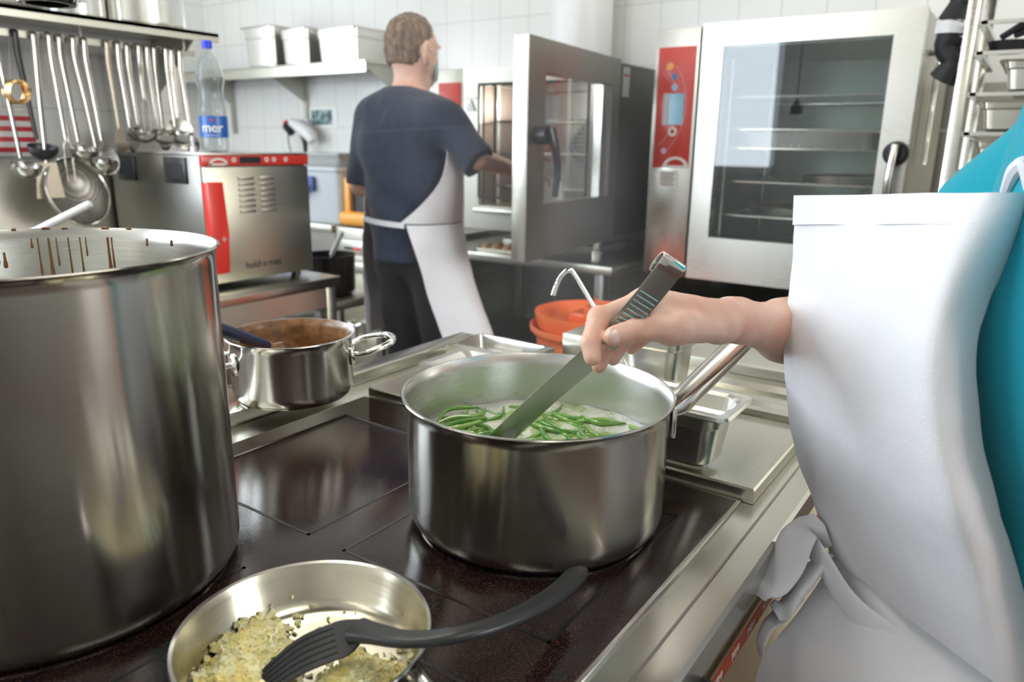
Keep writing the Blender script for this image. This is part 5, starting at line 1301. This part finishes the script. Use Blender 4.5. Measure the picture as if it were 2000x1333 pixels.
# ---------------- the cook in the background, seen from behind
MX, MY = -1.985, 2.150
man = thing('person', 'person in a navy shirt and white apron, seen from behind, reaching into the open oven', 'person', (MX+.05, MY+.02, 0))
hc = (-2.018, 2.232, 1.628); Fm = Vector((.10,.99,-.06))
P_ = []
q, R3 = face_parts(P_, hc, Fm, s=1.06)
P_ += [('cap', (-2.012,2.205,1.42), (-2.015,2.222,1.56), .062, .056, {'k':.03}),
  ('cap', (-2.12,2.16,1.405), (-1.86,2.15,1.405), .055, .055, {'k':.06}), ('ell', (MX,MY+.01,1.23), (.165,.105,.22), {'k':.08}), ('ell', (MX+.02,MY,1.0), (.145,.105,.16), {'k':.08}),
  ('ell', (MX+.04,MY-.0,.90), (.140,.105,.13), {'k':.08}),
  ('cap', (MX-.04,MY,.88), (MX-.03,MY+.02,.48), .080, .055, {'k':.03}), ('cap', (MX-.03,MY+.02,.48), (MX-.03,MY-.0,.08), .052, .036, {'k':.02}),
  ('cap', (MX+.12,MY,.88), (MX+.14,MY+.05,.48), .080, .055, {'k':.03}), ('cap', (MX+.14,MY+.05,.48), (MX+.16,MY+.02,.08), .052, .036, {'k':.02}),
  ('cap', (-2.195,2.155,1.39), (-2.215,2.125,1.130), .046, .036, {'k':.03}), ('cap', (-2.215,2.125,1.130), (-2.02,2.26,1.08), .036, .026, {'k':.02}), 
  ('cap', (-1.795,2.150,1.385), (-1.662,2.170,1.250), .048, .040, {'k':.03}), ('cap', (-1.662,2.170,1.250), (-1.655,2.43,1.195), .039, .027, {'k':.02}),
  ('cap', (-1.655,2.43,1.195), (-1.66,2.53,1.18), .028, .030, {'k':.015}), ('cap', (-2.02,2.26,1.08), (-1.95,2.31,1.075), .026, .028, {'k':.015})]
for k in range(4): P_ += [('cap', (-1.69+.020*k,2.55,1.185), (-1.69+.020*k,2.60,1.165), .0085, .0075, {'k':.006}), ('cap', (-1.69+.020*k,2.60,1.165), (-1.69+.020*k,2.605,1.135), .0078, .0068, {'k':.004}),
                         ('cap', (-1.935,2.33-.018*k,1.088), (-1.895,2.35-.018*k,1.075), .0082, .0075, {'k':.006})]
P_ += [('cap', (-1.70,2.49,1.175), (-1.715,2.54,1.15), .010, .008, {'k':.008}), ('cap', (-1.97,2.28,1.06), (-1.93,2.27,1.05), .010, .008, {'k':.008})]
body = nets_obj('body', soft(P_, .0065, .02), SKIN, man)
# short brown hair
H_ = [('ell', q(-.014,0,.042), (.100,.084,.095), R3), ('ell', q(-.045,0,-.005), (.062,.074,.085), R3, {'k':.02})]
def hdisp(Pn): return .0022*np.sin(210*Pn[...,0]+40*Pn[...,2])*np.sin(190*Pn[...,1]+60*Pn[...,2])+.0014*np.sin(95*Pn[...,0]-80*Pn[...,1]+110*Pn[...,2])
Fv = np.array(Fm.normalized()); hcn = np.array(hc)
def hcut(Pn):
    r = Pn-hcn; f = r@Fv; u = r[...,2]
    low = (-.055-.25*(f+.05))-u           # hairline climbs towards the ears
    front = f-(.050+.35*(u-.06)); ear = np.where((u < .025), f-(-.018), -1)
    return np.maximum(np.maximum(low, np.where(u > .02, front, -1)), ear)
nets_obj('hair', soft(H_, .0042, .02, cut=hcut, disp=hdisp), HAIR, man)
# mask
bm = BM(); rows = []
for i in range(6):
    u = .012-.10*i/5; rows.append([Vector(q(.106-.95*abs(sv_)**2.2*.06-(.006 if i in (0,5) else 0), sv_*.062, u)) for sv_ in [j/5-1 for j in range(11)]])
grid(bm, rows, thick=.002, smooth=2); mk = obj('face_mask', bm, M('mask_blue', (.45,.62,.68), .7), man)
bm = BM()
for k in (-1,1):
    for u0 in (.0,-.075): tube(bm, [q(.060,.064*k,u0), q(.02,.082*k,u0*.7+.002), q(-.015,.088*k,.012 if u0==0 else -.030)], .0014, 6, 4)
obj('mask_strap', bm, WHITEPL, mk)
# navy shirt
S_ = [('cap', (-2.11,2.155,1.40), (-1.87,2.150,1.40), .070, .070, {'k':.05}), ('ell', (MX-.005,MY-.005,1.24), (.198,.135,.235), {'k':.09}), ('ell', (MX+.028,MY-.01,1.03), (.152,.128,.20), {'k':.08}),
  ('cap', (MX+.040,MY-.010,1.0), (MX+.046,MY-.015,.88), .145, .166, ((0,1,0),.88), {'k':.05}),
  ('cap', (-2.180,2.155,1.385), (-2.215,2.125,1.120), .064, .058, {'k':.05}), ('cap', (-1.800,2.150,1.375), (-1.655,2.160,1.240), .068, .066, {'k':.05}),
  ('cap', (-2.012,2.20,1.44), (-2.014,2.21,1.487), .070, .066, {'k':.03}), ('cap', (-2.014,2.21,1.50), (-2.014,2.215,1.56), .052, .05, {'k':.004,'sub':True})]
fold = lambda Pn: wrink(Pn, .0078, (13,13,20), .6)+.006*np.sin(46*(Pn[...,2]+.55*(Pn[...,0]-MX)))*np.exp(-((Pn[...,2]-1.06)/.10)**2)*(Pn[...,0] > MX-.3)
nets_obj('shirt', soft(S_, .0065, .02, cut=plane_cut([((-2.215,2.125,1.135),(-.05,-.08,-1),.10), ((-1.648,2.161,1.232),(.72,.02,-.66),.12), ((MX+.02,MY,.865),(0,0,-1),.30), ((-2.014,2.213,1.492),(0,.1,1),.10)]), disp=fold), NAVY, man)
T_ = [('cap', (MX-.045,MY,.90), (MX-.035,MY+.02,.50), .105, .082, {'k':.04}), ('cap', (MX-.035,MY+.02,.50), (MX-.035,MY,.10), .078, .065, {'k':.03}),
  ('cap', (MX+.12,MY,.90), (MX+.145,MY+.05,.50), .105, .082, {'k':.04}), ('cap', (MX+.145,MY+.05,.50), (MX+.165,MY+.02,.10), .078, .065, {'k':.03}), ('ell', (MX+.04,MY-.01,.90), (.155,.128,.11), {'k':.05})]
nets_obj('trousers', soft(T_, .008, .03, cut=plane_cut([((MX-.035,MY,.07),(0,0,-1),.12), ((MX+.165,MY+.02,.07),(0,0,-1),.12), ((MX+.04,MY,.955),(0,0,1),.3)]), disp=lambda Pn: wrink(Pn,.005,(12,12,18),2)), TROUS, man)
for k, x, y in ((0, MX-.035, MY+.04), (1, MX+.165, MY+.06)):
    bm = BM(); loft(bm, [[(x+(.036+.012*math.sin(PI*s))*w_*math.cos(a), y-.10+.27*s, .0+max(.002,(.085-.05*s)*(.5+.5*math.sin(a))*(1 if 0<s<1 else .6))) for a in [j*2*PI/16 for j in range(16)]] for s, w_ in ((0,.6),(.08,.95),(.3,1),(.6,1.1),(.85,1.0),(.97,.7),(1,.4))]); obj('shoe', bm, SHOE, man)
# white apron: front and right side panel, tied round the waist
def ell_pt(z, deg, rx, ry, cx=0, cy=0):
    a = math.radians(deg); return Vector((MX+.024+cx+rx*math.cos(a), MY-.005+cy+ry*math.sin(a), z))
def _ap(bm):
    for v_ in bm.verts:
        d_ = Vector((v_.co.x-MX, v_.co.y-MY, 0)).normalized(); v_.co += d_*(.009*noise.noise(Vector((v_.co.x*9+v_.co.y*9, v_.co.z*3.5+v_.co.x*5, 1.0)))+.004*noise.noise(v_.co*22)+.003)
def wrapsheet(levels, ncol=15):
    rows = []
    for z, a0, a1, rx, ry, fl in levels:
        row = []
        for j in range(ncol):
            t_ = j/(ncol-1); a = a0+(a1-a0)*t_
            e = math.exp(-((a-8)/30)**2)
            row.append(ell_pt(z, a, rx+fl*e, ry+fl*.3*e)+Vector((0,0,.0)))
        rows.append(row)
    return rows
bm = BM()
grid(bm, wrapsheet([(1.315,2,150,.165,.150,.0),(1.24,-12,165,.200,.160,.0),(1.16,-24,185,.212,.168,.0),(1.08,-44,200,.204,.170,.0),(1.015,-66,212,.190,.166,.0)]), thick=.003, smooth=3)
_ap(bm); bib_m = obj('apron_bib', bm, APRON, man)
bm = BM()
grid(bm, wrapsheet([(1.010,-58,215,.192,.170,.0),(.95,-52,214,.200,.178,.01),(.86,-44,212,.205,.182,.035),(.76,-37,210,.205,.185,.075),(.66,-30,208,.205,.185,.130),(.58,-26,206,.205,.185,.168),(.545,-24,205,.205,.185,.180)]), thick=.003, smooth=3)
_ap(bm); obj('apron_skirt', bm, APRON, man)
bm = BM(); rows = [[ell_pt(1.000+dz+.012*math.cos(math.radians(a-200)), a, .194, .172) for a in range(180,301,8)] for dz in (0,.010,.020)]
grid(bm, rows, thick=.003); obj('waist_tie', bm, APRON, man)
bm = BM(); tube(bm, [q(-.02,.075,-.13), q(.02,.085,-.18), ell_pt(1.30,40,.14,.13)], 1, 10, 5, flat=(.010,.0015), up=(1,0,.3)); obj('neck_strap', bm, APRON, man)
# folded cloth in his right hand
bm = BM(); grid(bm, [[(-1.715+.020*math.sin(5*s_)+.13*t2, 2.57+.05*t2-.02*math.sin(7*t2), 1.165-.22*s_+.010*math.sin(9*t2+3*s_)) for t2 in [j/8 for j in range(9)]] for s_ in [i/8 for i in range(9)]], thick=.004, smooth=2)
tag(obj('oven_cloth', bm, APRON), 'white cloth in the right hand of the person at the oven', 'cloth')

# ---------------- the cook at the pot, right
ck = thing('person', 'person in a teal shirt and white bib apron stirring the saucepan, face out of the picture', 'person', (.13,.80,0))
ck['label'] = 'person in a teal shirt and white bib apron holding the turner in the saucepan'
D_ = np.array([-.550,.795,-.257])
def sh(p, d): return tuple(np.array(p)+D_*d)
J = dict(i_mcp=(-.294,.650,1.156), i_pip=sh((-.319,.605,1.143),.004), i_dip=sh((-.311,.576,1.127),.012), i_tip=sh((-.304,.569,1.115),.012),
 m_mcp=(-.295,.667,1.149), m_pip=(-.319,.636,1.128), m_dip=(-.319,.615,1.110), m_tip=(-.316,.602,1.098),
 r_mcp=(-.296,.683,1.139), r_pip=(-.315,.658,1.118), r_dip=(-.317,.640,1.105), r_tip=(-.3165,.631,1.098),
 p_mcp=(-.294,.701,1.129), p_pip=(-.307,.684,1.114), p_dip=(-.311,.670,1.106), p_tip=(-.312,.662,1.1025),
 t_cmc=(-.248,.701,1.129), t_mcp=sh((-.261,.643,1.135),.006), t_ip=sh((-.276,.604,1.139),.012), t_tip=sh((-.291,.583,1.1345),.014),
 wrist=(-.247,.739,1.129), fore=(-.215,.873,1.094))
h = []
W = np.array(J['wrist'])
h += [('cap', (-.247,.760,1.124), (-.215,.873,1.094), .0205, .0318, {'k':.02}), ('cap', (-.215,.873,1.094), (-.155,1.05,1.075), .0322, .0350, {'k':.03})]
h += [('cap', tuple(W), (-.240,.770,1.122), .0175, .0195, {'k':.02})]
for n_, r0, r1 in (('i',.0120,.0126),('m',.0135,.0130),('r',.0125,.0122),('p',.0115,.0110)):
    h += [('cap', tuple(W+np.array((0.002,-.005,{'i':.004,'m':.002,'r':-.003,'p':-.008}[n_]))), J[n_+'_mcp'], r0, r1, {'k':.012})]
palm_c = (np.array(J['m_mcp'])+W)/2
for n_, r in (('i',.0105),('m',.0100),('r',.0095),('p',.0085)):
    h += [('cap', J[n_+'_mcp'], J[n_+'_pip'], r*1.12, r*.98, {'k':.008}), ('cap', J[n_+'_pip'], J[n_+'_dip'], r*.98, r*.86, {'k':.0035}), ('cap', J[n_+'_dip'], J[n_+'_tip'], r*.86, r*.76, {'k':.003})]
h += [('cap', tuple(W+np.array((.0,-.012,-.006))), J['t_mcp'], .0165, .0158, {'k':.014}), ('cap', J['t_mcp'], J['t_ip'], .0138, .0112, {'k':.010}), ('cap', J['t_ip'], J['t_tip'], .0112, .0094, {'k':.005}),
      ('ell', tuple((np.array(J['t_tip'])+np.array(J['t_ip']))/2+np.array((-.003,.003,-.003))), (.0105,.0115,.0105), {'k':.004})]
h += [('ell', J['i_pip'], (.0114,.0114,.0114), {'k':.004}), ('ell', J['m_pip'], (.0108,.0108,.0108), {'k':.004}),
      ('cap', (-.284,.612,1.149), (-.268,.640,1.1535), .0030, .0046, {'k':.005,'sub':True}), ('cap', (-.268,.640,1.1535), (-.258,.662,1.156), .0046, .002, {'k':.008,'sub':True})]
handVF = soft(h, .0019, .012, disp=lambda Pn: .0004*np.sin(220*Pn[...,1]+150*Pn[...,2])*np.sin(170*Pn[...,0]))
c_ = []
hq, HR = face_parts(c_, (.03,.80,1.63), (-1,-.05,-.25))
c_ += [('cap', (.075,.80,1.40), (.055,.80,1.54), .054, .050, {'k':.03}), ('cap', (.085,.935,1.385), (.095,.665,1.385), .05, .05, {'k':.05}), ('ell', (.11,.80,1.18), (.100,.145,.22), {'k':.08}),
  ('ell', (.125,.80,.93), (.11,.16,.14), {'k':.08}), ('cap', (.13,.885,.88), (.12,.895,.47), .078, .052, {'k':.03}), ('cap', (.12,.895,.47), (.14,.895,.08), .050, .034, {'k':.02}),
  ('cap', (.13,.715,.88), (.12,.70,.47), .078, .052, {'k':.03}), ('cap', (.12,.70,.47), (.14,.70,.08), .050, .034, {'k':.02}),
  ('cap', (.085,.97,1.375), (-.150,1.035,1.085), .044, .036, {'k':.03}), ('cap', (-.150,1.035,1.085), (-.165,1.02,1.080), .036, .0335, {'k':.02}),
  ('cap', (.10,.63,1.375), (.17,.55,1.11), .044, .036, {'k':.03}), ('cap', (.17,.55,1.11), (.19,.60,.90), .036, .024, {'k':.02}), ('cap', (.19,.60,.90), (.19,.62,.83), .026, .028, {'k':.012})]
for k in range(4): c_ += [('cap', (.19,.655-.02*k,.80), (.185,.66-.021*k,.745), .0085, .0070, {'k':.006})]
c_ += [('cap', (.185,.655,.86), (.175,.675,.80), .0105, .0080, {'k':.008})]
Vb, Fb = soft(c_, .0065, .02)
Vh, Fh = handVF
V_ = np.concatenate([Vb, Vh]); F_ = np.concatenate([Fb, Fh+len(Vb)])
cb = nets_obj('body', (V_, F_), SKIN, ck)
# thumb nail and finger nails
NAIL = M('finger_nail', (.90,.64,.56), .2, **{'Coat Weight': .4})
def nail(tip, base, outv, L=.0105, wd=.0066, nm='nail', lift=.0082, back=.004):
    tip = Vector(tip); base = Vector(base); a = (tip-base).normalized(); o_ = Vector(outv); o_ = (o_-a*o_.dot(a)).normalized(); w_ = a.cross(o_)
    bm = BM(); rows = []
    for i in range(7):
        s_ = i/6; ww = wd*(1-.55*abs(2*s_-1)**3.2)
        rows.append([tip-a*back+a*(L*(s_-.5))+w_*ww*c2+o_*(lift-.0030*c2*c2-.0008*(2*s_-1)**2) for c2 in [j/4-1 for j in range(9)]])
    grid(bm, rows, thick=.0007); obj(nm, bm, NAIL, cb)
nail(J['t_tip'], J['t_ip'], -D_+np.array((.0,0,.12)), .0128, .0076, lift=.0100, back=-.001)
# teal shirt, trousers, shoes, hair
s_ = [('cap', (.085,.93,1.385), (.095,.67,1.385), .070, .070, {'k':.05}), ('ell', (.105,.80,1.19), (.150,.190,.235), {'k':.09}), ('ell', (.115,.80,1.0), (.142,.180,.20), {'k':.09}),
  ('cap', (.125,.80,.98), (.13,.80,.86), .145, .150, ((1,0,0),.85), {'k':.06}), ('cap', (.085,.965,1.37), (-.045,1.0,1.21), .066, .064, {'k':.05}), ('cap', (.10,.635,1.37), (.14,.585,1.21), .066, .064, {'k':.05}),
  ('cap', (.073,.80,1.42), (.068,.80,1.465), .068, .064, {'k':.03}), ('cap', (.066,.80,1.48), (.06,.80,1.54), .052, .05, {'k':.004,'sub':True})]
nets_obj('teal_shirt', soft(s_, .0065, .02, cut=plane_cut([((-.045,1.0,1.21),(-.6,.15,-.75),.11), ((.14,.585,1.21),(.2,-.2,-1),.11), ((.13,.8,.83),(0,0,-1),.32), ((.068,.80,1.47),(-.1,0,1),.10)]), disp=lambda Pn: wrink(Pn,.005,(12,12,17),1.2)), TEAL, ck)
t_ = [('cap', (.13,.885,.88), (.12,.895,.47), .100, .078, {'k':.04}), ('cap', (.12,.895,.47), (.14,.895,.10), .076, .064, {'k':.03}), ('cap', (.13,.715,.88), (.12,.70,.47), .100, .078, {'k':.04}), ('cap', (.12,.70,.47), (.14,.70,.10), .076, .064, {'k':.03})]
nets_obj('trousers', soft(t_, .009, .03, cut=plane_cut([((.14,.895,.07),(0,0,-1),.11), ((.14,.70,.07),(0,0,-1),.11)]), disp=lambda Pn: wrink(Pn,.004)), TROUS, ck)
for y in (.895,.70):
    bm = BM(); loft(bm, [[(.20-.27*s, y+(.036+.012*math.sin(PI*s))*w_*math.cos(a), max(.002,(.085-.05*s)*(.5+.5*math.sin(a))*(1 if 0<s<1 else .6))) for a in [j*2*PI/16 for j in range(16)]] for s, w_ in ((0,.6),(.08,.95),(.3,1),(.6,1.1),(.85,1.0),(.97,.7),(1,.4))]); obj('shoe', bm, SHOE, ck)
H2 = [('ell', hq(-.014,0,.042), (.104,.088,.098), HR), ('ell', hq(-.06,0,-.02), (.060,.078,.10), HR, {'k':.02}), ('ell', hq(-.115,0,.05), (.035,.04,.035), HR, {'k':.01})]
Hc = np.array((.03,.80,1.63)); Hf = np.array(Vector((-1,-.05,-.25)).normalized())
def hcut2(Pn):
    r = Pn-Hc; f = r@Hf; u = r[...,2]
    return np.maximum(np.where(u > .02, f-(.060+.3*(u-.06)), -1), np.where(u <= .025, f-(-.015), -1))
nets_obj('hair', soft(H2, .006, .02, cut=hcut2, disp=hdisp), HAIR, ck)

BIB = [
   [(-0.224, 0.885, 1.248), (-0.181, 0.846, 1.252), (-0.141, 0.804, 1.256), (-0.106, 0.766, 1.26), (-0.076, 0.725, 1.264), (-0.049, 0.698, 1.266), (-0.027, 0.685, 1.268), (-0.006, 0.702, 1.269), (0.016, 0.749, 1.268)] ,
   [(-0.219, 0.876, 1.21), (-0.179, 0.834, 1.217), (-0.142, 0.788, 1.223), (-0.11, 0.747, 1.229), (-0.081, 0.703, 1.235), (-0.057, 0.673, 1.239), (-0.036, 0.657, 1.242), (-0.018, 0.672, 1.242), (0.0, 0.717, 1.24)] ,
   [(-0.214, 0.858, 1.16), (-0.176, 0.813, 1.171), (-0.142, 0.765, 1.181), (-0.112, 0.722, 1.19), (-0.086, 0.677, 1.199), (-0.064, 0.645, 1.206), (-0.045, 0.628, 1.21), (-0.03, 0.641, 1.21), (-0.015, 0.683, 1.206)] ,
   [(-0.209, 0.841, 1.117), (-0.173, 0.796, 1.13), (-0.141, 0.748, 1.144), (-0.112, 0.705, 1.156), (-0.087, 0.659, 1.167), (-0.066, 0.628, 1.176), (-0.048, 0.611, 1.182), (-0.034, 0.623, 1.182), (-0.02, 0.664, 1.176)] ,
   [(-0.203, 0.825, 1.074), (-0.168, 0.78, 1.09), (-0.137, 0.733, 1.107), (-0.109, 0.69, 1.122), (-0.084, 0.645, 1.136), (-0.064, 0.614, 1.147), (-0.047, 0.597, 1.154), (-0.032, 0.609, 1.154), (-0.019, 0.649, 1.147)] ,
   [(-0.185, 0.802, 1.024), (-0.153, 0.76, 1.044), (-0.123, 0.716, 1.063), (-0.098, 0.677, 1.08), (-0.074, 0.635, 1.098), (-0.055, 0.606, 1.11), (-0.039, 0.59, 1.119), (-0.025, 0.602, 1.118), (-0.012, 0.642, 1.11)] ,
   [(-0.167, 0.787, 0.98), (-0.137, 0.748, 1.001), (-0.109, 0.706, 1.022), (-0.085, 0.668, 1.042), (-0.063, 0.628, 1.061), (-0.044, 0.6, 1.075), (-0.029, 0.586, 1.084), (-0.015, 0.598, 1.083), (-0.001, 0.637, 1.072)] ,
   [(-0.146, 0.778, 0.944), (-0.117, 0.74, 0.965), (-0.091, 0.699, 0.987), (-0.067, 0.663, 1.006), (-0.047, 0.624, 1.025), (-0.029, 0.598, 1.039), (-0.014, 0.584, 1.048), (0.0, 0.596, 1.045), (0.015, 0.635, 1.031)] ,
   [(-0.131, 0.768, 0.92), (-0.102, 0.733, 0.937), (-0.075, 0.697, 0.954), (-0.052, 0.664, 0.97), (-0.031, 0.629, 0.986), (-0.013, 0.606, 0.998), (0.003, 0.594, 1.003), (0.019, 0.606, 0.996), (0.037, 0.645, 0.976)] ,
   [(-0.117, 0.762, 0.889), (-0.084, 0.731, 0.89), (-0.055, 0.698, 0.895), (-0.029, 0.669, 0.9), (-0.006, 0.639, 0.908), (0.015, 0.619, 0.91), (0.034, 0.609, 0.907), (0.054, 0.622, 0.89), (0.078, 0.659, 0.856)] ,
]
SKIRT = [
   [(-0.118, 0.776, 0.896), (-0.083, 0.754, 0.897), (-0.052, 0.73, 0.9), (-0.023, 0.708, 0.902), (0.003, 0.686, 0.906), (0.027, 0.671, 0.905), (0.049, 0.666, 0.9), (0.073, 0.682, 0.883), (0.101, 0.723, 0.849)] ,
   [(-0.12, 0.754, 0.871), (-0.085, 0.733, 0.876), (-0.053, 0.711, 0.883), (-0.024, 0.69, 0.888), (0.002, 0.669, 0.896), (0.026, 0.656, 0.898), (0.049, 0.652, 0.896), (0.073, 0.669, 0.88), (0.1, 0.71, 0.849)] ,
   [(-0.134, 0.721, 0.841), (-0.097, 0.704, 0.85), (-0.063, 0.684, 0.861), (-0.032, 0.667, 0.87), (-0.004, 0.648, 0.881), (0.022, 0.637, 0.887), (0.046, 0.635, 0.887), (0.072, 0.653, 0.873), (0.101, 0.696, 0.844)] ,
   [(-0.152, 0.687, 0.809), (-0.111, 0.672, 0.822), (-0.074, 0.656, 0.837), (-0.04, 0.642, 0.851), (-0.01, 0.626, 0.865), (0.017, 0.617, 0.874), (0.044, 0.617, 0.876), (0.07, 0.637, 0.865), (0.102, 0.682, 0.837)] ,
   [(-0.156, 0.667, 0.778), (-0.114, 0.656, 0.794), (-0.076, 0.643, 0.812), (-0.042, 0.631, 0.828), (-0.011, 0.617, 0.844), (0.017, 0.61, 0.855), (0.044, 0.612, 0.859), (0.072, 0.633, 0.849), (0.104, 0.679, 0.822)] ,
   [(-0.158, 0.647, 0.719), (-0.116, 0.638, 0.742), (-0.077, 0.627, 0.765), (-0.042, 0.617, 0.785), (-0.01, 0.606, 0.806), (0.019, 0.601, 0.821), (0.047, 0.604, 0.829), (0.076, 0.626, 0.821), (0.108, 0.673, 0.795)] ,
   [(-0.152, 0.618, 0.619), (-0.109, 0.613, 0.649), (-0.07, 0.604, 0.68), (-0.035, 0.597, 0.707), (-0.002, 0.588, 0.735), (0.027, 0.585, 0.755), (0.055, 0.589, 0.766), (0.084, 0.613, 0.76), (0.118, 0.661, 0.734)] ,
]
STRAP = [(-0.124, 0.753, 0.905), (-0.106, 0.741, 0.892), (-0.067, 0.714, 0.867), (-0.014, 0.685, 0.861), (0.02, 0.654, 0.866), (0.057, 0.622, 0.865)]
LOOPA = [(-0.125, 0.755, 0.899), (-0.14, 0.748, 0.917), (-0.148, 0.735, 0.912), (-0.152, 0.718, 0.889), (-0.16, 0.701, 0.872), (-0.168, 0.689, 0.869), (-0.171, 0.684, 0.864)]
LOOPB = [(-0.119, 0.75, 0.895), (-0.128, 0.734, 0.884), (-0.137, 0.716, 0.867), (-0.143, 0.7, 0.852), (-0.152, 0.692, 0.846)]
TAIL = [(-0.137, 0.724, 0.854), (-0.148, 0.705, 0.838), (-0.156, 0.69, 0.829), (-0.158, 0.678, 0.817), (-0.156, 0.675, 0.803)]
# bib apron: hangs clear of the chest, wraps to the side, tied at the waist
bm = BM(); grid(bm, BIB, thick=.0016, smooth=5)
for v_ in bm.verts:      # soft hanging folds
    v_.co += Vector((.82,.57,0))*0.0+Vector((-.8,-.6,0))*(.0035*noise.noise(Vector((v_.co.y*16, v_.co.z*4.5+v_.co.x*6, 2.0)))+.0012*noise.noise(v_.co*42))
bibo = obj('apron_bib', bm, APRON, ck, angle=60)
bm = BM()
top = catmull([Vector(p) for p in BIB[0]], 5); nx = catmull([Vector(p) for p in BIB[1]], 5)
rows = []
for s in (0,.45,.85):
    rows.append([a.lerp(b, s)+Vector((-.9,-.44,0))*(.0018+.0007*math.sin(i*1.3)) for i, (a, b) in enumerate(zip(top, nx))])
grid(bm, rows, thick=.0016); obj('top_hem', bm, APRON, bibo, angle=60)
bm = BM(); grid(bm, SKIRT, thick=.0016, smooth=5)
for v_ in bm.verts: v_.co += Vector((-.8,-.6,0))*(.006*noise.noise(Vector((v_.co.y*14+v_.co.x*9, v_.co.z*3.0, 5.0))))
obj('apron_skirt', bm, APRON, ck, angle=60)
def ribbon(name, pts, w, up, parent=ck, th=.0022, smooth=6, ws=None):
    bm = BM(); tube(bm, pts, ws or 1.0, 14, smooth, flat=(w, th), up=up); return obj(name, bm, APRON, parent, angle=60)
ribbon('waist_tie', [Vector(p)+Vector((-.014,-.011,.004)) for p in STRAP], .0135, (-.8,-.6,.2))
ribbon('bow_loop', LOOPA, .020, (-.5,-.7,.5), ws=[.5,.9,1.1,1.15,1.1,.9,.7], th=.004)
ribbon('bow_loop', LOOPB, .014, (-.7,-.7,-.1), ws=[.7,1.2,1.3,1.1,.7], th=.004)
ribbon('tie_end', TAIL, .0085, (-.5,-.8,.2), ws=[.9,1.2,1.0,.8,.35])
bm = BM(); tube(bm, [BIB[0][-1], (.03,.71,1.33), (.075,.735,1.44), (.12,.80,1.475)], 1, 12, 6, flat=(.012,.0016), up=(-.8,-.5,.3)); obj('neck_strap', bm, APRON, ck)
bm = BM(); tube(bm, [(-.022,.722,1.268),(-.018,.712,1.285),(-.012,.705,1.29),(-.006,.70,1.272)], [.004,.006,.006,.004], 8, 4); obj('strap_knot', bm, APRON, ck)
